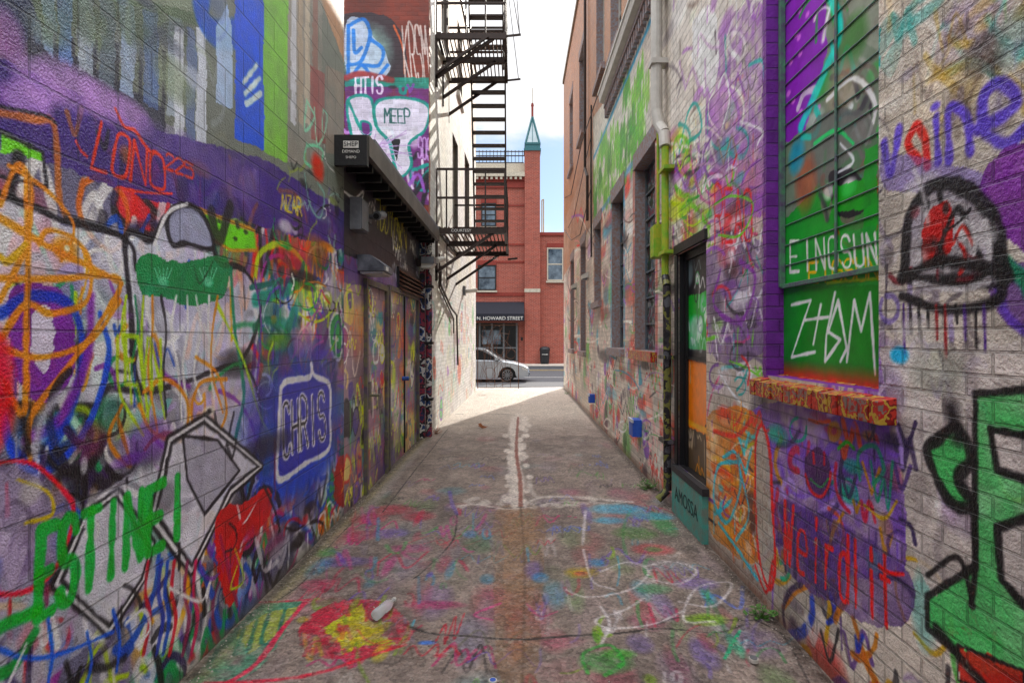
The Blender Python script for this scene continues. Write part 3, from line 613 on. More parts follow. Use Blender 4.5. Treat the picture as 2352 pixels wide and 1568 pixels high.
R.T('REAO',[(1640,560),(1730,550),(1728,440),(1640,430)],8,'#d01c32'); R.S([(1640,470),(1680,450),(1730,470),(1700,540),(1650,540)],6,'#6cc23a')
R.S([(1650,200),(1665,170),(1675,230),(1660,290)],8,'#eceaee'); R.S([(1700,280),(1750,300),(1740,330)],8,'#e8e4ea'); R.S([(1720,150),(1750,140),(1755,180)],9,'#2ab0a8')
R.S([(1640,730),(1655,790),(1672,740)],6,'#e9ebf0'); R.S([(1650,850),(1680,900),(1720,950),(1650,930)],6,'#d9dce4'); R.S([(1655,620),(1640,700),(1700,740),(1735,640),(1700,600)],12,'#7c3798')
# purple jamb strip beside window
R.Fp([(1752,-400),(1764,-400),(1764,880),(1752,880)],'#5e2078',.85)
# near-top wall right of W1
R.Fp([(2022,-500),(2600,-800),(2600,330),(2300,330),(2022,440)],'#c2b8aa',.85,mott=.5)
R.scat(2025,2400,-80,330,60,['#a08748','#4a3c36','#dcccb4','#8a7f98','#b89636','#2f978f','#6a5a54','#e4dfd6'],(10,24),(40,110),None,(.3,.6))
for i in range(22):
    u=random.uniform(2030,2400); v=random.uniform(-60,180); R.B(u,v,random.uniform(10,50),random.uniform(10,30),random.choice(['#8f7a4a','#4a3a34','#c9bca8','#7a6f84','#a6863a','#3fa7a0']),.5)
R.B(2260,120,60,50,'#584e48',.6); R.B(2330,90,50,70,'#6fa59c',.4)
vi='#5a42c4'
R.S([(2030,330),(2045,400),(2065,300)],26,vi); R.S([(2110,370),(2085,330),(2105,290),(2125,320),(2130,380)],22,'#d0281c'); R.S([(2155,370),(2150,270)],22,vi,sm=False); R.B(2148,245,12,10,vi,.9)
R.S([(2180,370),(2178,260),(2200,250),(2222,280),(2228,350)],24,vi); R.S([(2245,300),(2300,270),(2335,230),(2300,190),(2260,220),(2262,300),(2310,330),(2352,300)],30,vi)
R.Fp([(2030,350),(2180,380),(2260,400),(2240,470),(2120,440),(2030,430)],'#6a58ac',.5,sm=True)
R.Fp([(2350,330),(2290,350),(2250,420),(2270,500),(2330,560),(2420,600),(2500,400),(2450,300)],'#702a8e',.93,sm=True,mott=.2)
R.Fp([(2260,560),(2340,600),(2400,560),(2430,700),(2340,760),(2280,690)],'#58347c',.7,sm=True); R.S([(2310,600),(2350,640),(2380,700)],30,'#1f8a60'); R.S([(2290,640),(2310,720),(2352,760)],22,'#6a4cb8')
R.scat(2025,2260,420,900,60,['#d4cecf','#5a4898','#7a7080','#e0dcd8','#2a2430','#9f97a8'],(10,22),(30,90),None,(.3,.7))
# black/red bubbles
R.Fp([(2080,590),(2090,490),(2140,430),(2210,430),(2280,500),(2300,600),(2290,640),(2100,640)],'#a49ea2',.9,ol='#0c0a0e',w=34,sm=True)
R.Fp([(2120,560),(2130,490),(2175,460),(2190,520),(2170,600),(2120,610)],'#b82420',.9,sm=True); R.B(2215,530,24,34,'#d0cccc',.9); R.S([(2150,590),(2200,480),(2250,590)],16,'#0c0a0e'); R.S([(2190,560),(2210,520),(2235,560)],10,'#b82820')
R.scat(2090,2280,450,640,22,['#0c0a0e','#b82420','#c8c4c4','#6a1e28','#0c0a0e'],(8,16),(24,60))
R.S([(2070,640),(2160,600),(2290,620)],28,'#0c0a0e'); R.S([(2070,680),(2170,710),(2290,690),(2300,630)],24,'#0c0a0e'); R.S([(2100,650),(2200,665),(2270,645)],16,'#c3bec0')
for u in (2075,2090,2110,2130,2150,2170,2195,2215,2240,2260): R.S([(u,700),(u+3,770+random.uniform(-30,60))],9,random.choice(['#100e12','#100e12','#8a1e24','#4a2a7a']),sm=False)
R.S([(2155,420),(2160,460)],18,'#100e12',sm=False)
# pale zone, mint letters
R.Fp([(2025,800),(2110,830),(2250,800),(2600,820),(2600,1500),(2200,1420),(2090,1240),(2050,980)],'#cac1bc',.9,sm=True,mott=.35)
R.scat(2040,2260,820,1250,44,['#dcd4d0','#a09694','#9288a8','#e8e2de','#8a7f84'],(16,34),(50,120),None,(.2,.5))
R.B(2065,815,22,20,'#1fa6dc',.9); R.B(2040,900,40,60,'#8a80a0',.6); R.B(2150,850,70,60,'#a0a696',.5); R.B(2100,760,50,30,'#cfcac4',.7)
mint='#5cb46c'
R.Fp([(2240,905),(2500,880),(2500,1600),(2352,1560),(2260,1560),(2130,1440),(2130,1370),(2240,1300)],mint,.93,ol='#0c0b0e',w=20,mott=.25)
R.Fp([(2275,985),(2352,1000),(2500,1000),(2500,1110),(2352,1100),(2290,1080)],'#c4b9b6',.97,ol='#0c0b0e',w=24); R.Fp([(2290,1210),(2352,1190),(2500,1230),(2500,1400),(2352,1390),(2300,1330)],'#c4b9b6',.97,ol='#0c0b0e',w=24)
R.Fp([(2130,1040),(2150,1010),(2200,980),(2230,1050),(2200,1100),(2235,1160),(2180,1150)],mint,.95,ol='#0c0b0e',w=28,sm=True)
R.S([(2185,940),(2200,1000)],44,'#131116',.7); R.S([(2235,1150),(2240,1300),(2230,1390)],16,'#0c0b0e'); R.S([(2130,1320),(2200,1280),(2235,1390)],14,'#0c0b0e')
R.Fp([(2200,1480),(2352,1540),(2352,1620),(2200,1560)],'#b83a34',.9,ol='#111111',w=9); R.S([(2150,1440),(2230,1540),(2300,1620)],24,'#0c0b0e')
# under window purple
R.Fp([(1740,930),(1990,960),(2050,1010),(2080,1200),(2050,1330),(1900,1300),(1780,1200),(1735,1050)],'#6c46a8',.88,sm=True,mott=.5)
R.scat(1745,2070,950,1330,120,['#7654b8','#2a1c48','#d4c4e0','#d4542c','#131118','#7854bc','#1fa080','#c08a1a','#b82a40','#a890d0','#4a3474'],(8,18),(26,84))
R.Fp([(1850,1060),(1880,1030),(1905,1060),(1905,1120),(1885,1145),(1855,1120)],'#4a2458',.85,sm=True)
rd='#d01432'
for p in ([(1868,1040),(1870,1062)],[(1893,1040),(1893,1065)],[(1850,1090),(1862,1125),(1885,1140),(1903,1115),(1908,1085)]): R.S(p,9,rd)
R.S([(1862,1100),(1885,1118),(1903,1098)],5,'#1f9a48')
R.S([(1925,1030),(1945,1015),(1962,1030)],9,'#2ab030'); R.S([(1975,1100),(1972,1040),(2010,1025),(2030,1080),(2005,1110)],11,'#138a6c'); R.S([(2000,1060),(2015,1150),(2030,1100),(2040,1170),(2050,1060)],9,'#138a6c')
R.S([(1985,1160),(2030,1190),(2060,1150)],9,'#c8a81a')
# orange zone / tall grey shape
R.Fp([(1625,960),(1740,950),(1760,1100),(1740,1290),(1660,1250),(1625,1190)],'#c07430',.8,sm=True,mott=.5)
R.scat(1628,1745,950,1280,70,['#e8961a','#cc382c','#e8cca0','#4ab8c8','#7a3a9a','#a4bc2a','#d8d0c8','#e05c2c','#2a1c2c'],(6,11),(22,64),lambda u,v:v<V0+(u-U0)*1.02)
R.S([(1660,1050),(1690,1040),(1700,1120),(1670,1200),(1640,1150),(1650,1070),(1700,1060)],10,'#45b8d0'); R.S([(1650,1200),(1700,1270),(1740,1330)],10,'#45b8d0'); R.S([(1700,1080),(1720,1180),(1690,1240)],9,'#45b8d0')
R.Fp([(1735,1030),(1750,975),(1768,1040),(1775,1180),(1780,1300),(1765,1350),(1740,1250)],'#aaa49c',.92,ol='#d41820',w=12,sm=True)
R.S([(1640,990),(1690,1000),(1730,960)],12,'#cc3a30'); R.S([(1735,1300),(1760,1360),(1775,1290)],10,'#d41820')
R.S([(1890,1290),(1905,1390),(1895,1480)],16,'#c0981a'); R.S([(1900,1350),(1920,1410),(1900,1430)],14,'#1c38b0'); R.S([(1960,1420),(1990,1520),(2010,1560)],22,'#b86a1a')
R.scat(1790,2230,1280,1620,80,['#2a1c3c','#c08a1a','#b81c28','#131118','#5a3a84','#8a8078','#1c38a8','#131118','#b86a1a','#c8c0bc'],(10,22),(30,90),lambda u,v:v>V0+(u-U0)*.86)
# Weirdlit
R.Fp([(1795,1150),(2060,1280),(2070,1440),(1900,1380),(1795,1290)],'#4a3070',.7,sm=True,mott=.3)
R.T('Weirdlit',[(1795,1285),(2055,1450),(2050,1285),(1800,1150)],11,'#f61820',.2,gap=.62); R.S([(2020,1300),(2045,1315),(2075,1318)],11,'#f61820')
# lower beyond door
R.scat(1310,1560,480,1100,240,['#c9302a','#e0d8d0','#4aa050','#8a48b0','#2a8aa8','#c8b8a0','#1f1b21','#d89090','#f4f0e8','#b89a90','#e8dfd4','#5a3c38'],(2.5,6),(12,44),lambda u,v:v<V0+(u-U0)*.98)
R.stroke([(-6,-.03),(18.4,-.03)],.16,'#6a4e42',.9,.75)
mR=wallmat('painted_brick','Y',.207,.0745,.0062,depth=.021,rough=.44,grain=70,gstr=.25,mdark=.3,chip=.07,var=.25,warp=.014,n2s=.8)
right=empty('painted_brick_building')
o_=R.build('painted_brick_wall',mR,lambda A,Z:np.stack([np.full_like(A,XR),A,Z],-1),flip=True,gain=1.2,sat=1.2); o_.parent=right
mb=MB(); mb.box(1.85,9,-6,6.98,-.3,5.45,core); mb.box(1.85,9,7.02,18.38,-.3,9.8,core); mb.box(XR+.003,1.85,18.385,18.4,-.3,9.84,core); mb.box(XR+.003,1.85,7.0,7.015,5.45,9.84,core)
mb.box(XR-.04,9,6.98,18.43,9.85,9.97,simple('coping','#8a7a6a',.7)); mb.box(XR-.02,9,-6,6.975,5.5,5.58,grey); mb.make('body_and_roof',right)
# W1 pane
def W1c(u,v): k=1.575/(u-U0); return F*k,EYE-(v-V0)*k,k
Pn=Canvas(np.arange(2.31,3.365,.006),np.arange(1.38,4.4,.006),'#348a3c',W1c,71)
Pn.fill([(2.3,2.55),(3.4,2.3),(3.4,4.5),(2.3,4.5)],'#747a70',.9)
Pn.Fp([(1795,-500),(1880,-300),(1900,120),(1850,300),(1795,330)],'#7e2ea2',.96,sm=False)
for i in range(14): Pn.B(random.uniform(1805,1890),random.uniform(0,290),5,7,'#d88ae0',.8)
Pn.scat(1870,2015,-40,560,60,['#2ab8a8','#2f9a40','#9a9c94','#d9dce0','#6a6058','#a84a2c','#32303a','#7a7068'],(8,18),(30,80))
Pn.S([(1880,-60),(1930,60),(1900,150),(1840,290)],26,'#20c8bc'); Pn.Fp([(1930,-60),(2020,-100),(2020,120),(1960,80)],'#8c9084',.7); Pn.B(1960,90,36,60,'#3a7034',.8); Pn.B(1930,200,40,60,'#8c8270',.8)
Pn.S([(1900,230),(1960,180),(2010,240),(1990,330)],12,'#e4e6e0'); Pn.Fp([(1870,280),(1990,260),(2010,420),(1880,440)],'#626562',.7,sm=True); Pn.S([(1870,330),(1920,300),(1960,330)],9,'#24c870')
Pn.Fp([(1900,400),(1960,390),(2000,470),(1930,500)],'#1a1822',.9,sm=True); Pn.B(1950,430,18,22,'#e9e9e6',.9); Pn.B(1903,440,12,20,'#dfe0dc',.8); Pn.B(1850,420,26,70,'#b04a2c',.6); Pn.B(1830,360,20,40,'#1f94bc',.7)
Pn.Fp([(1915,430),(1985,410),(1985,480),(1915,490)],'#28a838',.8); Pn.S([(1930,330),(1960,370),(1920,400)],8,'#d9dce0'); Pn.Fp([(1985,340),(2016,330),(2016,560),(1985,560)],'#28983a',.85)
Pn.Fp([(1790,560),(2016,520),(2016,660),(1790,640)],'#3a9046',.7)
Pn.T('EIGSUN',[(1855,648),(2020,642),(2018,590),(1855,604)],6,'#e8a814'); Pn.T('EINGSUN',[(1812,625),(2022,606),(2016,535),(1812,555)],7,'#f2f2ea',gap=.66)
Pn.Fp([(1785,665),(2020,650),(2020,905),(1785,865)],'#1c7a30',.97); Pn.S([(1900,650),(1950,645),(2014,640)],8,'#9fc02a')
wz='#f4f6f2'
for p in ([(1818,700),(1862,690),(1818,820),(1872,808)],[(1885,700),(1868,790)],[(1850,735),(1902,728)],[(1918,672),(1898,770),(1895,830),(1930,780),(1900,760)],[(1902,765),(1925,690),(1945,800),(1930,830)],[(1945,830),(1962,690),(1978,760),(1998,672),(2010,860)]): Pn.S(p,8,wz,sm=False)
Pn.stroke([(2.31,1.39),(3.36,1.39)],.1,'#c03a24',.9,.9)
mP=wallmat('painted_glass','Y',9,9,.0001,depth=.002,rough=.35,var=0,mdark=0)
o_=Pn.build('window_panel',mP,lambda A,Z:np.stack([np.full_like(A,XR+.105),A,Z],-1),flip=True,gain=1.4); o_.parent=right
purd=simple('sash_paint','#5a4a68',.5,0,.4,14,.003,'#4f8f64')
sillm=tagged('sill_paint',['#b8241c','#d43a2a','#8a1c18','#c9a23a','#c02a22','#8a746c','#a82420'],14,.4)
mb=MB()
def reveal(h,d,mm,pane=None,x=XR):
    y0,y1,z0,z1=h
    for y in (y0,y1): mb.poly([(x,y,z0),(x+d,y,z0),(x+d,y,z1),(x,y,z1)],mm)
    for z in (z0,z1): mb.poly([(x,y0,z),(x,y1,z),(x+d,y1,z),(x+d,y0,z)],mm)
    if pane: mb.poly([(x+d,y0,z0),(x+d,y1,z0),(x+d,y1,z1),(x+d,y0,z1)],pane)
reveal(W1,.12,wallmat('purple_brick_jamb','X',.207,.0745,.005,paint=False,col='#6c268e',mort='#561c70',depth=.01,rough=.45))
z=2.02
while z<4.35: mb.box(XR+.098,XR+.1035,2.31,3.36,z,z+.008,purd); z+=.118
for y in (2.325,3.345): mb.box(XR+.07,XR+.103,y-.012,y+.012,1.9,4.4,purd)
mb.box(XR+.093,XR+.1035,2.79,2.805,1.92,4.4,purd)
mb.box(XR+.08,XR+.104,2.31,3.36,1.89,1.915,purd)
y=2.2
while y<3.44:
    j=random.uniform(-.004,.004); mb.prism([(XR-.07+j,1.26),(XR-.072+j,1.35+j),(XR+.11,1.385+j),(XR+.11,1.26)],1,y,min(y+.066,3.46),sillm); y+=.073
mb.make('window_frame',right,bevel=.005)
# others
mb=MB(); pw=tagged('tagged_glass',['#1c1c22','#4a4a54','#8a3440','#2a5a6a','#9a9a98','#2a2a30','#1f4a2a','#6a2c2c'],6,.35); jm=simple('jamb_brick','#8c6656',.7,0,.4,25,.006,'#8a8f98')
sash=simple('sash_grey','#6a625c',.5,0,.5,8,.002,'#3a5a6a')
for h in RW+RU:
    reveal(h,.16,jm,pw if h in RW else dark)
    y0,y1,z0,z1=h; n=max(4,int((z1-z0)/.3))
    for i in range(n+1): zz=z0+(z1-z0)*i/n; mb.box(XR+.135,XR+.158,y0,y1,zz-.012,zz+.012,sash if h in RW else white)
    for t in (0.01,.5,.99): yy=y0+(y1-y0)*t; mb.box(XR+.13,XR+.157,yy-.015,yy+.015,z0,z1,sash if h in RW else white)
    mb.box(XR-.07,XR+.03,y0-.08,y1+.08,z0-.11,z0-.002,sillm if h in RW[:1] else jm)
    # lintel soldier bricks
    yy=y0-.08
    while yy<y1+.06: mb.box(XR-.012,XR+.01,yy,yy+.062,z1+.003,z1+.2,jm); yy+=.072
mb.make('side_windows',right)
# door in right wall
def Dc(u,v): k=(XR+.07)/(u-U0); return F*k,EYE-(v-V0)*k,k
D=Canvas(np.arange(4.43,5.20,.008),np.arange(.44,2.37,.008),'#1e1c22',Dc,81)
D.fill([(4.4,1.5),(5.2,1.5),(5.2,1.98),(4.4,1.98)],'#1a963c'); D.fill([(4.4,.8),(5.2,.8),(5.2,1.4),(4.4,1.4)],'#e07c0e'); D.fill([(4.4,.44),(5.2,.44),(5.2,.8),(4.4,.8)],'#5a4a38',.9)
D.filler(4.5,5.1,1.4,2.3,26,['#e0e0dc','#15131a','#8aa0a0','#c8c8d0','#20b050'],(.08,.25),(.012,.03)); D.filler(4.5,5.1,.45,.85,12,['#d8922a','#15131a','#c8b8a0'],(.08,.2),(.012,.03))
D.stroke([(4.4,1.42),(5.2,1.46)],.08,'#15131a'); D.stroke([(4.6,.84),(5.2,.84)],.05,'#f0a01a')
o_=D.build('door_leaf',mP,lambda A,Z:np.stack([np.full_like(A,XR+.07),A,Z],-1),flip=True,gain=1.3); o_.parent=right
mb=MB(); reveal(DR,.16,black); mb.box(XR+.045,XR+.069,4.43,4.46,.44,2.36,black); mb.box(XR+.045,XR+.069,5.12,5.18,.44,2.36,black); mb.box(XR+.045,XR+.069,4.46,5.12,2.3,2.36,black); mb.box(XR+.055,XR+.074,4.46,5.12,1.41,1.43,black)
st=simple('step_paint','#3f988c',.6,0,.4,10,.004,'#6a7a70'); mb.box(XR-.05,XR+.14,4.38,5.24,-.1,.38,st); mb.box(XR-.055,XR+.15,4.36,5.26,.38,.435,simple('threshold','#2c2a2e',.6))
mb.box(XR-.02,XR+.001,5.19,5.27,.44,2.36,black); mb.box(XR-.025,XR+.001,4.4,5.28,2.37,2.45,black)
mb.make('doorway',right)
text('AMOSSA',(XR-.052,4.81,.2),(math.pi/2,0,-math.pi/2),.17,simple('teal_lettering','#123c3a',.6),right,'step_lettering',.001)
# gutter, downspouts
mb=MB(); gx=XR-.16
mb.prism([(gx,5.60),(gx+.02,5.46),(XR-.02,5.42),(XR-.02,5.60)],1,3.9,9.3,white); mb.box(gx-.01,gx+.02,3.9,9.32,5.58,5.62,white)
yy=3.9
while yy<9.3: mb.box(XR-.06,XR-.001,yy,yy+.065,5.2,5.358,jm); yy+=.13
mb.box(XR-.075,XR-.002,3.9,9.3,5.36,5.415,jm)
mb.make('gutter',right)
ds=empty('downspout'); mb=MB(); grn=simple('green_pipe','#6aa522',.5,0,.3,9,.002,'#a9a82a'); blk=tagged('pipe_lower',['#1a181c','#3a3438','#7a7a3a','#201d22','#5a5a60'],7)
px=XR-.1; y5=5.62
mb.tube([(px,y5,5.45),(px,y5,3.95),(px,y5,3.85)],.11,white,12); mb.tube([(px,y5,3.85),(px+.02,y5-.03,3.7),(px+.05,y5-.1,3.6),(px+.05,y5-.14,3.45)],.11,white,12)
mb.tube([(px+.05,5.48,3.45),(px+.05,5.48,2.2)],.07,grn,12); mb.tube([(px+.05,5.48,2.2),(px+.05,5.42,2.1),(px+.05,5.40,.15),(px-.04,5.40,.06)],.075,blk,12)
for z in (5.0,4.3): mb.box(px-.065,XR,y5-.07,y5+.07,z,z+.05,white)
for z in (3.2,2.4,1.4,.6): mb.box(px-.0,XR,5.33,5.55,z,z+.035,grn if z>2.2 else blk)
mb.make('pipe',ds,smooth=False)
mb=MB(); mb.box(XR-.09,XR,5.72,5.9,2.42,2.75,grn); mb.box(XR-.1,XR-.09,5.73,5.89,2.43,2.74,grn); mb.bar((XR-.04,5.8,2.75),(XR-.04,5.8,5.1),.03,grn,n=8); mb.make('electrical_box')
blu=simple('blue_box_paint','#1c44a4',.5,0,.3,10,.002,'#2a58b8')
for (y,z,s) in ((6.75,.42,.2),(10.9,.35,.16)):
    mb=MB(); mb.box(XR-.11,XR,y,y+s*1.1,z,z+s,blu); mb.box(XR-.12,XR-.1,y-.015,y+s*1.1+.015,z+s-.03,z+s+.01,simple('blue_rim','#c9cdd6',.5)); mb.make('vent_hood')
# cables on tall wall
mb=MB(); mb.tube([(XR-.03,11.2,6.2),(XR-.03,11.25,5.2),(XR-.03,11.2,3.2)],.035,black); mb.tube([(XR-.02,17.8,6.0),(XR-.08,15,5.4),(XR-.08,12.5,5.9),(XR-.03,9.4,6.0)],.02,black,6); mb.tube([(XR-.02,17.8,5.0),(XR-.12,14.5,4.1),(XR-.1,12.6,3.9),(XR-.03,11.2,4.6)],.018,black,6); mb.tube([(XR-.03,16.5,4.8),(XR-.1,14,4.6),(XR-.03,11.3,5.6)],.015,black,6)
mb.tube([(XR-.06,12.0,9.8),(XR-.06,12.0,5.2),(XR-.06,11.6,4.9),(XR-.06,11.6,4.0)],.06,iron)
mb.make('cable')
for (y,z) in ((11.9,2.9),(14.2,2.9)):
    mb=MB(); mb.prism([(XR,z+.1),(XR-.14,z+.02),(XR-.14,z-.06),(XR,z-.02)],1,y,y+.2,white); mb.box(XR-.12,XR-.02,y+.02,y+.18,z-.075,z-.04,grey); mb.make('wall_light')
# ============================================================ GROUND
def Gc(u,v): k=EYE/(v-V0); return (u-U0)*k,F*k,k
rows=list(np.arange(-6,1.3,.06))+gs(1.3,18.4,.007,.05,.0011)
G=Canvas(np.arange(-1.60,1.50,.0068),rows,'#857870',Gc,91)
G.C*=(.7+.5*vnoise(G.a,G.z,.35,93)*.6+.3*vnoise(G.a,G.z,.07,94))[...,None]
far=np.clip((G.z-9.)/3,0,1)[:,None,None].astype(np.float32); G.C[:]=G.C*(1-far*.8)+hx('#e4dace').astype(np.float32)*far*.8  # far end paler: pale concrete tone plus sunlit brightness painted into the colour
PG=['#b03850','#529042','#6a52a0','#4a98ac','#8a7a8a','#a0968f','#b03a6a','#3a3434','#6a6a5a','#b02a38','#5a6ab0','#5c524c']
def gsm(n,x0,x1,y0,y1,pal,al):
    for _ in range(n): G.blob((random.uniform(x0,x1),random.uniform(y0,y1)),random.uniform(.03,.16),random.uniform(.05,.3),random.choice(pal),random.uniform(.1,al))
gsm(170,-1.5,1.4,1.5,6,PG,.36); gsm(50,-1.5,1.4,5,9,PG,.22); gsm(110,-1.5,1.4,2,10,['#7a6f6a','#a59a92','#8a7a74','#5f5755','#948c88','#4a4440'],.4)
for _ in range(110): G.squig(random.uniform(-1.4,1.2),random.uniform(2.0,8),random.uniform(.1,.4),random.uniform(.1,.4),random.choice(PG),random.uniform(.008,.022),random.randint(4,7))
gsm(120,-1.5,1.4,1.5,9,['#7a6f6a','#8a7a74','#6f6765','#5c524c'],.5)
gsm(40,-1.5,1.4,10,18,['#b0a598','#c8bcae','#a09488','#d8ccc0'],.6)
G.Fp([(1140,1170),(1245,1170),(1240,1450),(1225,1568),(1150,1568),(1135,1400)],'#86664c',.55,sm=True,mott=.4); G.Fp([(1160,1180),(1225,1180),(1215,1450),(1165,1450)],'#9a7654',.4,sm=True,mott=.4)
for _ in range(60): G.blob((random.uniform(-1.3,1.2),random.uniform(7,10.5)),.1,.1,'#b5aaa2',.25)
cp=[(1183,955),(1178,990),(1186,1020),(1180,1060),(1190,1100),(1184,1130),(1195,1158)]
G.S(cp,26,'#ddd3ca',.3,.85); 
for i in range(70): 
    t=random.uniform(950,1158); G.B(1187+random.gauss(0,15),t,8,5,'#ddd3ca',.85)
G.S([(1040,1162),(1100,1158),(1150,1165),(1195,1157),(1240,1140),(1320,1140),(1420,1150),(1450,1152)],14,'#cdc4bc',.5,.8); G.S([(1215,1100),(1230,1135),(1300,1140)],11,'#cdc4bc',.5,.6)
for i in range(50): G.B(random.uniform(1050,1440),1152+random.gauss(0,7),11,4,'#cdc4bc',.65)
G.S([(1190,955),(1186,1030),(1194,1090),(1196,1158)],7,'#7a4034',.4,.9); G.S([(1196,1158),(1205,1300),(1200,1568)],5,'#5a4436',.8,.6)
ck='#1e1a1a'
G.S([(880,1155),(960,1165),(1050,1168),(1195,1160),(1300,1148),(1440,1156),(1500,1175)],5,'#35302e',.4,.8)
G.S([(930,1435),(990,1455),(1080,1460),(1190,1462),(1300,1458),(1420,1452),(1520,1440),(1640,1450),(1720,1430)],7,ck); G.S([(1050,1180),(1040,1240),(975,1310),(950,1330)],4,ck); G.S([(1510,1430),(1560,1415),(1640,1420),(1740,1425)],5,ck); G.S([(1740,1425),(1800,1460),(1860,1568)],5,ck,.5,.6); G.S([(830,1180),(760,1250),(700,1330),(600,1400)],3,ck)
G.S([(1185,950),(1000,955),(990,1000)],3,ck)
# painted shapes lower left
G.Fp([(430,1568),(520,1460),(600,1385),(705,1375),(660,1440),(600,1530),(540,1568)],'#4a9474',.85,mott=.6); G.Fp([(540,1450),(620,1400),(690,1390),(640,1450),(570,1500)],'#b8ae48',.7,mott=.4)
for p in ([(560,1440),(540,1500)],[(590,1420),(570,1490)],[(620,1400),(600,1470),(625,1475)],[(655,1395),(640,1450)],[(500,1490),(480,1530),(505,1540)]): G.S(p,9,'#246a5c')
G.S([(705,1375),(650,1440),(590,1520),(520,1568)],14,'#d82e50'); G.S([(590,1380),(650,1378),(710,1374)],7,'#c82e4c')
G.Fp([(700,1420),(760,1385),(850,1375),(905,1395),(940,1440),(935,1475),(860,1500),(780,1510),(720,1500),(690,1465)],'#c0263e',.8,sm=True,mott=.7)
G.Fp([(740,1440),(790,1410),(830,1385),(850,1420),(905,1430),(880,1455),(910,1480),(840,1478),(790,1500),(775,1465)],'#b0c438',.88,mott=.5)
G.scat(690,945,1375,1510,40,['#c8304c','#c8bc3e','#74982e','#a82438','#5a4c44','#6a5e56'],(5,11),(24,60),None,(.4,.8))
G.S([(470,1568),(620,1560),(740,1540),(830,1510),(930,1480)],13,'#d4243e',.5,.8); G.B(800,1460,40,14,'#d8cc44',.5)
for (u,v,a,b_,c) in ((850,1190,40,14,'#b02a3e'),(900,1170,50,12,'#b43244'),(830,1230,40,12,'#a03050'),(960,1185,40,12,'#9e2c3e'),(900,1225,40,12,'#6a4ca4'),(790,1290,60,12,'#5c4894'),(940,1260,50,10,'#ae3e74'),(1000,1390,70,10,'#ae3060'),(860,1310,60,10,'#64765e'),(730,1340,40,14,'#9e304c'),(1100,1250,40,20,'#4e6e4e'),(1080,1225,18,9,'#3e7cbc')): G.B(u,v,a,b_,c,.6)
G.scat(720,1130,1170,1350,70,['#b42846','#5c48a4','#3e84a4','#4e9454','#b43e7c','#7a7078','#5a504a'],(5,10),(18,50),lambda u,v:u>U0-(v-V0)*.95,(.35,.75))
G.scat(1200,1750,1170,1560,90,['#4a98b4','#7aa02c','#3a904a','#b9b3b4','#6a5aa0','#b03848','#d8d2d2','#5a504a'],(5,10),(20,56),lambda u,v:u<U0+(v-V0)*.88,(.35,.75))
G.S([(1130,1420),(1090,1410),(1150,1380),(1110,1400)],7,'#cc3e80',.5,.7); G.S([(1210,1380),(1240,1410),(1280,1400)],7,'#bc3e70',.5,.6)
for (u,v,a,b_,c) in ((1420,1168,70,12,'#4aacd4'),(1500,1185,50,10,'#44a0c8'),(1400,1195,40,8,'#4aacd4'),(1500,1262,46,14,'#bc3c44'),(1500,1262,22,7,'#4e8e4e'),(1335,1312,38,13,'#c4a82e'),(1335,1314,18,6,'#bc4e4e'),(1460,1225,50,16,'#4e7e3e'),(1540,1300,60,16,'#8e8e94'),(1620,1420,50,14,'#7eb42e'),(1390,1520,60,26,'#339442'),(1420,1500,40,12,'#4eac3e'),(1240,1320,20,12,'#3e8ec4'),(1370,1290,20,10,'#3e8ec4'),(1600,1340,50,14,'#7e68ac'),(1500,1350,40,12,'#3e7e4e'),(1690,1480,14,30,'#33a474')): G.B(u,v,a,b_,c,.7)
wh='#d8d2d3'
for p in ([(1300,1350),(1350,1368),(1450,1350),(1490,1310),(1440,1290),(1380,1310)],[(1480,1370),(1430,1400),(1370,1420),(1400,1440),(1500,1430),(1570,1400)],[(1500,1330),(1560,1340),(1600,1310),(1540,1290),(1480,1300)],[(1560,1380),(1640,1390),(1680,1340),(1600,1350),(1570,1420),(1640,1425)],[(1380,1390),(1400,1430),(1380,1480)],[(1340,1260),(1360,1330),(1410,1350)],[(1345,1170),(1338,1250)]): G.S(p,7,wh,.6,.8)
G.S([(1350,1545),(1340,1500),(1400,1480),(1430,1520),(1390,1550)],10,'#2fa03a',.5,.7); G.S([(1700,1445),(1680,1480),(1665,1510)],9,'#25a878')
G.B(980,1476,22,5,'#3a70d0',.8); G.B(1010,1505,16,5,'#b83040',.5)
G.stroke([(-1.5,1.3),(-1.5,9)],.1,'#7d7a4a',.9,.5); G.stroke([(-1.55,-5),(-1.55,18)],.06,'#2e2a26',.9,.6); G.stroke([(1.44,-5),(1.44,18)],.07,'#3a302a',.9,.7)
G.stroke([(-1.42,5.2),(-1.42,9)],.1,'#9a9590',.6,.5); G.stroke([(-1.25,5.2),(-1.25,10)],.01,ck)
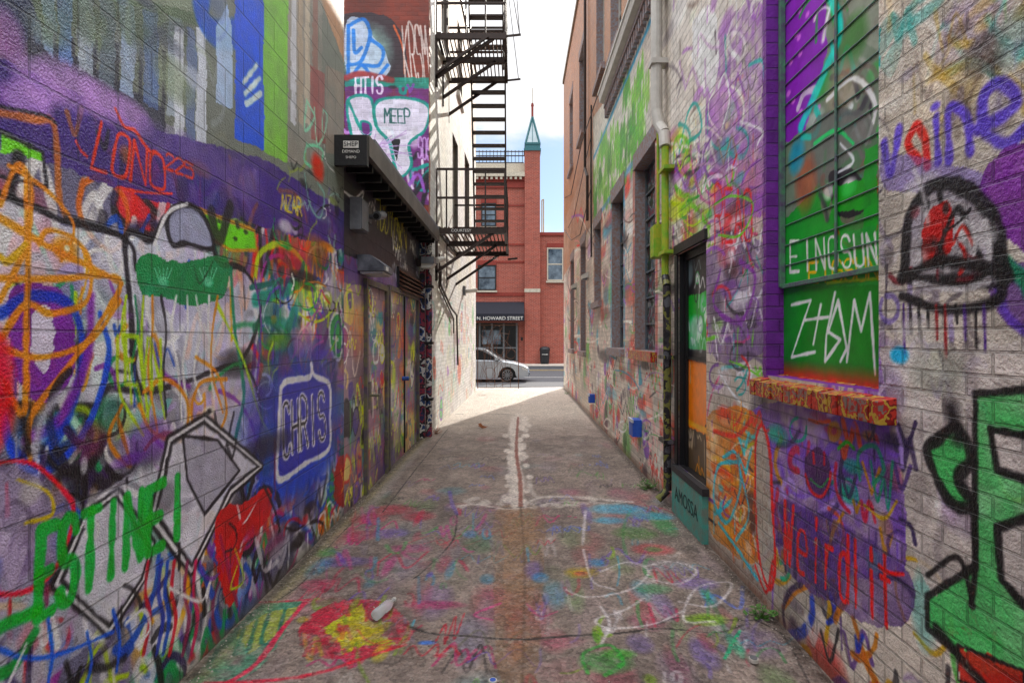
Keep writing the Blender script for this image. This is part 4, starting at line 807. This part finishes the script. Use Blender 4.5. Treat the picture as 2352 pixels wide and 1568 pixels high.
def gmat():
    m,nt,b=newmat('worn_asphalt'); tc=N(nt,'ShaderNodeTexCoord'); O=tc.outputs['Object']
    at=N(nt,'ShaderNodeAttribute',attribute_name='Paint')
    vo=N(nt,'ShaderNodeTexVoronoi'); vo.inputs['Scale'].default_value=48; nt.links.new(O,vo.inputs['Vector'])
    n1=noise(nt,O,14,6,.75); n2=noise(nt,O,120,3); n3=noise(nt,O,2.5,5,.7)
    sp=N(nt,'ShaderNodeSeparateColor'); nt.links.new(vo.outputs['Color'],sp.inputs[0])
    v=mth(nt,'ADD',mth(nt,'MULTIPLY',n1,1.5),mth(nt,'MULTIPLY',sp.outputs[0],.6)); v=mth(nt,'SUBTRACT',v,.08)
    cv=N(nt,'ShaderNodeCombineColor'); [nt.links.new(v,cv.inputs[i]) for i in range(3)]
    c=mixc(nt,1.,at.outputs['Color'],cv.outputs[0],'MULTIPLY')
    w=N(nt,'ShaderNodeMapRange'); w.inputs['From Min'].default_value=.49; w.inputs['From Max'].default_value=.58; nt.links.new(mth(nt,'ADD',mth(nt,'MULTIPLY',n1,.8),mth(nt,'MULTIPLY',n3,.2)),w.inputs['Value'])
    c=mixc(nt,mth(nt,'MULTIPLY',w.outputs[0],.42),c,mixc(nt,sp.outputs[1],lin('#463e3a'),lin('#b8aaa0')))
    nt.links.new(c,b.inputs['Base Color']); nt.links.new(mth(nt,'ADD',.3,mth(nt,'MULTIPLY',n1,.5)),b.inputs['Roughness'])
    h=mth(nt,'ADD',mth(nt,'MULTIPLY',n1,1.3),mth(nt,'ADD',mth(nt,'MULTIPLY',vo.outputs['Distance'],-1.),mth(nt,'MULTIPLY',n2,.4)))
    bp=N(nt,'ShaderNodeBump'); bp.inputs['Distance'].default_value=.022; nt.links.new(h,bp.inputs['Height']); nt.links.new(bp.outputs[0],b.inputs['Normal']); return m
gz=lambda A,Z: -.018*np.exp(-(A/.25)**2)+.006*np.sin(A*3+Z*1.7)*np.cos(Z*.9)
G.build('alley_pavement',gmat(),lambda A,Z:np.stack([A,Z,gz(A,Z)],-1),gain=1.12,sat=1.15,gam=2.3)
asph=simple('asphalt','#4a4a4e',.85,0,.25,30,.006); conc=simple('concrete','#b4aba0',.85,0,.25,6,.004); yel=simple('yellow_line','#b89a2a',.7); whl=simple('road_white','#c8c6c0',.7)
def sheet(name,x0,x1,y0,y1,z,m):
    mb=MB(); mb.poly([(x0,y0,z),(x1,y0,z),(x1,y1,z),(x0,y1,z)],m); return mb.make(name)
sheet('ground',-400,400,-400,400,-.36,simple('dirt','#6e685e',.9))
mb=MB(); mb.poly([(-1.6,18.39,0),(1.5,18.39,0),(1.7,21.2,-.27),(-1.8,21.2,-.27)],conc); mb.make('alley_apron')
mb=MB(); mb.box(-40,-1.8,17.3,21.2,-.34,-.1,conc); mb.box(1.7,40,18.45,21.2,-.34,-.1,conc); mb.box(-40,40,35.8,39.2,-.34,-.15,conc)
mb.box(-40,-1.8,21.2,21.4,-.34,-.12,grey); mb.box(1.7,40,21.2,21.4,-.34,-.12,grey); mb.box(-40,40,35.6,35.8,-.34,-.17,grey); mb.make('sidewalk')
sheet('road',-40,40,21.2,35.7,-.30,asph)
mb=MB(); mb.poly([(-40,33.2,-.296),(40,33.2,-.296),(40,33.5,-.296),(-40,33.5,-.296)],yel); mb.poly([(-40,27.3,-.296),(40,27.3,-.296),(40,27.45,-.296),(-40,27.45,-.296)],whl); mb.make('road_markings')
# ============================================================ ACROSS STREET
ac=empty('red_brick_building'); YB=39.; K=YB/F
def bx(u): return (u-U0)*K
def bz(v): return EYE-(v-V0)*K
rb=wallmat('red_brick','X',.24,.085,.009,paint=False,col='#964534',mort='#a8827a',depth=.006,rough=.8,var=.4,warp=.002)
tc_=simple('terracotta','#8c3226',.7); crm=simple('cream_trim','#c8beac',.7); glass=simple('window_glass','#2a3440',.12,0,.3,1,.0,'#7c8b98'); teal=simple('teal_metal','#2f6c74',.5)
mb=MB()
mb.box(bx(880),bx(1205),YB,YB+12,-.3,bz(408),rb); mb.box(bx(1205),bx(1240),YB-.35,YB+12,-.3,bz(350),rb); mb.box(bx(1240),11,YB-.01,YB+12,-.3,bz(537),rb)
mb.box(-30,bx(880),YB,YB+12,-.3,10.5,rb); mb.box(11,30,YB,YB+12,-.3,8.2,rb)
mb.box(bx(880),bx(1205),YB-.35,YB+.2,bz(408),bz(398),crm); mb.box(bx(880),bx(1205),YB-.18,YB-.002,bz(416),bz(408),tc_); mb.box(bx(880),bx(1205),YB+.1,YB+.5,bz(398),bz(374),crm); mb.box(bx(880),bx(1205),YB-.1,YB-.002,bz(432),bz(416),tc_)
x=bx(885)
while x<bx(1203): mb.box(x,x+.16,YB-.3,YB-.19,bz(414),bz(408.2),crm); x+=.33
mb.box(bx(1203),bx(1242),YB-.42,YB+.9,bz(350),bz(345),teal)
mb.box(bx(1240),11,YB-.1,YB+.3,bz(541),bz(534),tc_)
mb.box(bx(1205)-.02,bx(1240)+.02,YB-.38,YB-.34,bz(672),bz(664),crm); mb.box(bx(880),bx(1204),YB-.05,YB-.002,bz(680),bz(672),tc_)
for v in (470,600,560): mb.box(bx(1100),bx(1204),YB-.04,YB-.002,bz(v+4),bz(v),tc_)
def win(u0,u1,v0,v1,mid=True,y=YB):
    a,b_,c,d=bx(u0),bx(u1),bz(v1),bz(v0)
    mb.box(a,b_,y-.045,y+.002,c,d,glass)
    for (p,q,r,s_) in ((a-.08,a,c-.05,d+.08),(b_,b_+.08,c-.05,d+.08),(a,b_,d,d+.08),(a,b_,c-.08,c)): mb.box(p,q,y-.08,y,r,s_,black if u0<1240 else crm)
    if mid: mb.box(a,b_,y-.06,y-.03,(c+d)/2-.04,(c+d)/2+.04,black if u0<1240 else crm)
    mb.box(a-.15,b_+.15,y-.14,y,c-.22,c-.1,crm); mb.box(a-.1,b_+.1,y-.055,y,d+.1,d+.4,tc_)
win(1100,1137,612,664); win(1108,1137,470,518); win(1050,1085,612,664); win(1050,1085,470,518); win(1259,1291,572,642,y=YB-.01); win(1305,1340,572,642,y=YB-.01)
# storefront
mb.box(bx(1060),bx(1187),YB-.03,YB-.002,bz(828),bz(742),dark); mb.box(bx(1060),bx(1187),YB-.06,YB-.03,bz(800),bz(797),grey)
for u in (1100,1128,1155,1185): mb.box(bx(u),bx(u)+.12,YB-.1,YB-.03,bz(830),bz(742),grey)
mb.box(bx(1100)+.2,bx(1150),YB-.04,YB-.031,bz(790),bz(758),glass); mb.box(bx(1196),bx(1201),YB-.4,YB-.351,bz(782),bz(774),black)
nv=simple('awning_navy','#1a1c2a',.8)
mb.prism([(YB,bz(693)),(YB-1.2,bz(722)),(YB-1.2,bz(738)),(YB-1.15,bz(738)),(YB,bz(700))],0,bx(1060),bx(1204),nv)
# roof railing
for v in (345,355,371): mb.bar((bx(1000),YB+.3,bz(v)),(bx(1203),YB+.3,bz(v)),.06,iron)
x=bx(1000)
while x<bx(1203): mb.bar((x,YB+.3,bz(374)),(x,YB+.3,bz(342)),.04,iron); x+=.25
mb.make('facade',ac)
text('N. HOWARD STREET',((bx(1097)+bx(1189))/2+.2,YB-1.215,bz(732.5)),(math.pi/2,0,0),.33,stick,ac,'awning_lettering',.01,1.0)
# spire
mb=MB(); a,b_=bx(1204),bx(1242); cy=YB+.2; cx=(a+b_)/2; hw=(b_-a)/2; z0=bz(345); z1=bz(265)
sg=simple('spire_glass','#a9bcc4',.2,0,.2,3)
m1=bz(333)
mb.box(a+.06,b_-.06,cy-hw+.06,cy+hw-.06,z0,m1,teal)
co=[(cx-hw*.85,cy-hw*.85),(cx+hw*.85,cy-hw*.85),(cx+hw*.85,cy+hw*.85),(cx-hw*.85,cy+hw*.85)]
for i in range(4):
    p,q=co[i],co[(i+1)%4]; mb.poly([(*p,m1),(*q,m1),(cx,cy,z1)],sg); mb.bar((*p,m1),(cx,cy,z1),.11,teal); mb.bar((*p,m1),(*q,m1),.13,teal)
    pm_=((p[0]+q[0])/2,(p[1]+q[1])/2); mb.bar((*pm_,m1),(cx,cy,z1),.04,teal)
mb.bar((cx,cy,z1-.1),(cx,cy,bz(235)),.16,tc_,n=8); mb.bar((cx,cy,bz(235)),(cx,cy,bz(200)),.06,crm,n=6); mb.bar((cx-.1,cy,bz(240)),(cx+.1,cy,bz(240)),.1,tc_); mb.make('spire',ac)
# yellow vent pipe on roof
mb=MB(); mb.tube([(bx(1246),YB+1,bz(537)),(bx(1246),YB+1,bz(452)),(bx(1250),YB+1,bz(450)),(bx(1250),YB+1,bz(537))],.08,simple('pipe_cream','#c9b476'),8); mb.make('vent_pipe',ac)
# trash can
tr=empty('trash_can'); mb=MB(); n=16; cx=bx(1250); cy=38.2; pr=[(.26,-.15),(.3,.0),(.34,.75),(.36,.78),(.36,.85),(.3,.98),(.12,1.03)]; v=[];f=[]
tm=simple('bin_plastic','#1c1e24',.5)
for r,z in pr:
    for i in range(n): t=2*math.pi*i/n; v.append((cx+r*math.cos(t),cy+r*math.sin(t),z))
for j in range(len(pr)-1):
    for i in range(n): f.append((j*n+i,j*n+(i+1)%n,(j+1)*n+(i+1)%n,(j+1)*n+i))
f.append(tuple(range((len(pr)-1)*n,len(pr)*n))); mb.add(v,f,tm); mb.bar((cx-.2,cy-.34,.5),(cx+.2,cy-.34,.5),.03,stick); mb.make('bin_body',tr)
# ============================================================ CAR
car=empty('sedan_car'); pt=simple('silver_paint','#a4a8ae',.22,.4,.1,2,.0); gl=simple('car_glass','#15181c',.08,0,.1,1,0.); tire=simple('tire','#141416',.8); rim=simple('alloy','#8a8d92',.3,.7)
cx0=-4.02; cy0=24.3; zz0=-.3; Wd=1.75
prof=[(0.03,.32),(.0,.6),(.05,.88),(.35,.97),(.9,.98),(1.6,.96),(2.6,.95),(3.25,.93),(3.8,.84),(4.25,.72),(4.45,.6),(4.5,.42),(4.46,.24),(4.2,.2),(3.95,.2)]
def arch(c): return [(c+.36*math.cos(t),.31+.36*math.sin(t)) for t in np.linspace(0,math.pi,9)]
prof+= [(x,max(z,.2)) for x,z in arch(3.54)]+[(3.1,.2),(1.3,.2)]+[(x,max(z,.2)) for x,z in arch(.88)]+[(.4,.22)]
mb=MB(); secs=[(0,.06,.0),(.07,.0,0),(Wd-.07,0,0),(Wd,.06,0)]
vs=[];n=len(prof)
for y,ins,_ in secs:
    for x,z in prof: vs.append((cx0+x+(ins*(1 if x<2.2 else -1)*(1 if x<.1 or x>4.3 else 0)),cy0+y,zz0+z-(ins*.6 if z>.7 else 0)))
fs=[]
for j in range(3):
    for i in range(n): fs.append((j*n+i,j*n+(i+1)%n,(j+1)*n+(i+1)%n,(j+1)*n+i))
mb.add(vs,fs,pt)
from mathutils.geometry import tessellate_polygon
tri=tessellate_polygon([[Vector((x,z,0)) for x,z in prof]])
for base in (0,3): mb.add(vs[base*n:(base+1)*n],[tuple(t) for t in tri],pt)
# greenhouse
top=[(1.25,1.38),(1.8,1.43),(2.3,1.42),(2.6,1.37)]
def gp(x,z,side,i): return (cx0+x,cy0+(i if side==0 else Wd-i),zz0+z)
T0=[gp(x,z,0,.24) for x,z in top]; T1=[gp(x,z,1,.24) for x,z in top]; B0=[gp(.6,.95,0,.07),gp(3.3,.91,0,.07)]; B1=[gp(.6,.95,1,.07),gp(3.3,.91,1,.07)]
mb.poly([B0[0]]+T0+[B0[1]],gl); mb.poly([B1[0]]+T1+[B1[1]],gl); mb.poly([B0[1],T0[3],T1[3],B1[1]],gl); mb.poly([B0[0],T0[0],T1[0],B1[0]],gl)
for i in range(3): mb.poly([T0[i],T0[i+1],T1[i+1],T1[i]],pt)
for S_,Bq in ((T0,B0),(T1,B1)):
    mb.bar(Bq[1],S_[3],.06,pt); mb.bar(Bq[0],S_[0],.12,pt); 
    for i in range(3): mb.bar(S_[i],S_[i+1],.06,pt)
    xm=cx0+1.95; mb.bar((xm,Bq[0][1],zz0+.94),(xm,S_[1][1],zz0+1.42),.06,black)
yy=cy0-.004
for x in (1.25,2.15,3.1): mb.box(cx0+x,cx0+x+.012,yy,yy+.01,zz0+.3,zz0+.9,black)
for x in (1.9,2.8): mb.box(cx0+x-.08,cx0+x+.08,yy-.02,yy+.01,zz0+.76,zz0+.79,pt)
mb.box(cx0+3.0,cx0+3.16,cy0-.12,cy0+.08,zz0+.95,zz0+1.08,pt)
mb.prism([(cx0+4.15,zz0+.66),(cx0+4.42,zz0+.56),(cx0+4.40,zz0+.5),(cx0+4.2,zz0+.54)],1,cy0-.005,cy0+.3,white); mb.box(cx0+4.43,cx0+4.51,cy0+.3,cy0+1.4,zz0+.3,zz0+.5,black)
for wxp in (.88,3.54):
    for s_ in (0,1):
        y=cy0+.02 if s_==0 else cy0+Wd-.22
        mb.bar((cx0+wxp,y,zz0+.31),(cx0+wxp,y+.2,zz0+.31),.62,tire,n=28); mb.bar((cx0+wxp,y-.006,zz0+.31),(cx0+wxp,y+.01,zz0+.31),.42,black,n=24)
        for k_ in range(10):
            t=k_*math.pi/5; mb.bar((cx0+wxp,y-.012,zz0+.31),(cx0+wxp+.2*math.cos(t),y-.01,zz0+.31+.2*math.sin(t)),.035,rim)
        for k_ in range(20):
            t=k_*math.pi/10; t2=t+math.pi/10; mb.bar((cx0+wxp+.21*math.cos(t),y-.01,zz0+.31+.21*math.sin(t)),(cx0+wxp+.21*math.cos(t2),y-.01,zz0+.31+.21*math.sin(t2)),.03,rim)
mb.box(cx0+.3,cx0+4.2,cy0+.25,cy0+Wd-.25,zz0+.18,zz0+.6,black)
mb.make('body',car)
# ============================================================ GATE
ga=empty('iron_gate'); mb=MB(); gy=17.6
x0,x1=-1.27,0.0; zt=2.0
for x in (x0,x1): mb.bar((x,gy,0.03),(x,gy,zt),.024,iron2)
for z in (.06,zt): mb.bar((x0,gy,z),(x1,gy,z),.02,iron2)
random.seed(3)
for i in range(9):
    pts=[(x0+random.uniform(0,.3)+k_*.2+random.uniform(-.12,.12),gy,random.uniform(.1,1.95)) for k_ in range(5)]
    c=cm([np.array(p) for p in pts],n=5); mb.tube([tuple(np.clip(p,[x0,gy,.06],[x1,gy,zt])) for p in c],.012,iron2,5)
for x in (-1.0,-.75,-.5,-.25): mb.bar((x,gy,.06),(x,gy,.75),.012,iron2)
for (cx,cz,r) in ((-.9,.5,.18),(-.4,.45,.2),(-.65,1.3,.25),(-.25,1.1,.15),(-1.0,1.5,.15)):
    mb.tube([(cx+r*math.cos(t),gy,cz+r*math.sin(t)) for t in np.linspace(0,2*math.pi,15)],.012,iron2,5)
mb.make('gate_leaf',ga)
# ============================================================ LITTER
def cl():
    m,nt,b=newmat('clear_plastic'); b.inputs['Base Color'].default_value=(.86,.9,.93,1); b.inputs['Roughness'].default_value=.1; b.inputs['Transmission Weight'].default_value=.7; b.inputs['IOR'].default_value=1.2
    tc=N(nt,'ShaderNodeTexCoord'); bp=N(nt,'ShaderNodeBump'); bp.inputs['Distance'].default_value=.004; nt.links.new(noise(nt,tc.outputs['Object'],40,3),bp.inputs['Height']); nt.links.new(bp.outputs[0],b.inputs['Normal']); return m
def lathe(name,loc,ang,pr,m,n=16):
    mb=MB(); v=[];f=[]; d=Vector((math.cos(ang),math.sin(ang),0)); s_=Vector((-math.sin(ang),math.cos(ang),0)); up=Vector((0,0,1)); L_=Vector(loc)
    for r,t in pr:
        for i in range(n): q=2*math.pi*i/n; v.append(L_+d*t+s_*r*math.cos(q)+up*(r*math.sin(q)))
    for j in range(len(pr)-1):
        for i in range(n): f.append((j*n+i,j*n+(i+1)%n,(j+1)*n+(i+1)%n,(j+1)*n+i))
    f.append(tuple(range(n))); f.append(tuple(range((len(pr)-1)*n,len(pr)*n))); mb.add(v,f,m); return mb.make(name,smooth=True)
x,y,_=Gc(870,1410); bt=lathe('plastic_bottle',(x-.0,y-.09,.035),1.25,[(.012,0),(.03,.006),(.032,.05),(.029,.07),(.032,.09),(.032,.13),(.026,.155),(.013,.178),(.013,.2)],cl())
lathe('bottle_lid',(x+.062,y+.1,.035),1.25,[(.015,0),(.015,.016)],white).parent=bt
x,y,_=Gc(1731,1520); mb=MB(); mb.bar((x,y,.004),(x,y,.022),.045,white,n=16); mb.bar((x,y,.021),(x,y,.026),.036,grey,n=16); mb.make('bottle_cap')
x,y,_=Gc(1132,1566); mb=MB(); mb.bar((x,y,-.01),(x,y,.012),.04,white,n=16); mb.bar((x,y,.012),(x,y,.014),.028,blu,n=16); mb.make('bottle_cap')
leafm=simple('leaf','#4a7a2c',.6,0,.5,30); brl=simple('dry_leaf_brown','#9a5a30',.7)
def weed(name,x,y,r,n,m,zb=0.):
    mb=MB()
    for i in range(n):
        t=random.uniform(0,6.28); rr=random.uniform(.1,1)*r; L_=random.uniform(.02,.045); h=random.uniform(.0,1)*r*.8+.005
        px_,py=x+rr*math.cos(t),y+rr*math.sin(t); d=random.uniform(0,6.28); a=Vector((math.cos(d),math.sin(d),random.uniform(-.3,.6)))*L_; s_=Vector((-math.sin(d),math.cos(d),0))*L_*.35; c=Vector((px_,py,zb+h))
        mb.add([c-a*.5,c+s_,c+a*.5,c-s_],[(0,1,2,3)],m)
        if i%3==0: mb.bar((x,y,zb),tuple(c),.003,m)
    return mb.make(name)
for (u,v,r,n) in ((1512,1122,.12,90),(1755,1420,.09,50),(1330,905,.1,30)): 
    x,y,_=Gc(u,v); weed('weed_plant',min(x,1.38),y,r,n,leafm)
weed('leaf_litter',-1.38,9.45,.12,50,brl)
# one large curled dry leaf
x,y,_=Gc(1107,985); mb=MB(); out=[]
for i in range(14):
    t=2*math.pi*i/14; r=.075*(1.+.35*math.cos(3*t)+.12*math.cos(7*t)); out.append((x+r*math.cos(t),y+.6*r*math.sin(t),.006+.06*abs(math.sin(t*.5+.4))**2+ .03*(r/.075)**2*.6))
for i in range(14): mb.add([(x,y,.012),out[i],out[(i+1)%14]],[(0,1,2)],brl)
mb.bar((x,y,.012),(x-.02,y,.12),.006,brl); mb.make('dry_leaf')
mb=MB()
for i in range(1100):
    y=random.uniform(1.6,9); x=random.choice([-1.55+abs(random.gauss(0,.06)),1.44-abs(random.gauss(0,.07)),random.uniform(-1.5,1.4)]); s_=random.uniform(.002,.007)
    c=(x,y,float(gz(np.array(x),np.array(y)))+s_*.4); v=[(c[0]+s_*random.uniform(.6,1.2)*a,c[1]+s_*b_*random.uniform(.6,1.2),c[2]+s_*c_) for a,b_,c_ in ((1,0,0),(0,1,0),(-1,0,0),(0,-1,0),(0,0,1),(0,0,-1))]
    mb.add(v,[(0,1,4),(1,2,4),(2,3,4),(3,0,4),(1,0,5),(2,1,5),(3,2,5),(0,3,5)],conc)
mb.make('gravel')
# ============================================================ LIGHT
el=math.radians(31); az=math.atan2(2.93,8.45)
sd=Vector((math.sin(az)*math.cos(el),math.cos(az)*math.cos(el),math.sin(el)))
sl_=bpy.data.lights.new('sun','SUN'); sl_.energy=5.0; sl_.angle=math.radians(.5); sl_.color=(1,.94,.84)
so=bpy.data.objects.new('sun',sl_); so.rotation_euler=sd.to_track_quat('Z','Y').to_euler(); bpy.context.collection.objects.link(so)
w=bpy.data.worlds.new('World'); bpy.context.scene.world=w; w.use_nodes=True; nt=w.node_tree; bg=nt.nodes['Background']
sky=nt.nodes.new('ShaderNodeTexSky'); sky.sky_type='NISHITA'; sky.sun_disc=False; sky.sun_elevation=el; sky.sun_rotation=az; sky.air_density=1.2; sky.dust_density=.3
tc=nt.nodes.new('ShaderNodeTexCoord'); mp=nt.nodes.new('ShaderNodeMapping'); mp.inputs['Scale'].default_value=(1,1,2.2); mp.inputs['Location'].default_value=(.35,.1,.3); nt.links.new(tc.outputs['Generated'],mp.inputs[0])
nz=nt.nodes.new('ShaderNodeTexNoise'); nz.inputs['Scale'].default_value=3.4; nz.inputs['Detail'].default_value=9; nz.inputs['Roughness'].default_value=.55; nt.links.new(mp.outputs[0],nz.inputs['Vector'])
sp=nt.nodes.new('ShaderNodeSeparateXYZ'); nt.links.new(tc.outputs['Generated'],sp.inputs[0])
def mr_(x,a,b_,c_,d_):
    n=nt.nodes.new('ShaderNodeMapRange'); n.interpolation_type='SMOOTHSTEP'; nt.links.new(x,n.inputs['Value']); n.inputs[1].default_value=a; n.inputs[2].default_value=b_; n.inputs[3].default_value=c_; n.inputs[4].default_value=d_; return n.outputs[0]
cov=mth(nt,'ADD',nz.outputs['Fac'],mr_(sp.outputs[2],.26,.46,.0,.25))
cf=mr_(cov,.42,.62,0.12,1.)
bright=mr_(sp.outputs[2],.45,.85,7.5,28.)
cc=nt.nodes.new('ShaderNodeCombineColor'); nt.links.new(bright,cc.inputs[0]); nt.links.new(bright,cc.inputs[1]); nt.links.new(mth(nt,'MULTIPLY',bright,1.02),cc.inputs[2])
blue=mixc(nt,1.,sky.outputs[0],(.62,.74,.90,1.),'MULTIPLY')
c=mixc(nt,cf,blue,cc.outputs[0]); nt.links.new(c,bg.inputs['Color']); bg.inputs['Strength'].default_value=.15
# ============================================================ CAMERA
cd=bpy.data.cameras.new('camera'); cd.sensor_width=36; cd.lens=36*F/2352; cd.shift_x=-15/2352; cd.shift_y=-8/2352; cd.clip_end=2000; cd.clip_start=.05
co_=bpy.data.objects.new('camera',cd); co_.location=(0,0,EYE); co_.rotation_euler=(math.pi/2,0,0); bpy.context.collection.objects.link(co_)
sc=bpy.context.scene; sc.camera=co_; sc.view_settings.view_transform='Standard'; sc.view_settings.look='None'; sc.view_settings.exposure=0
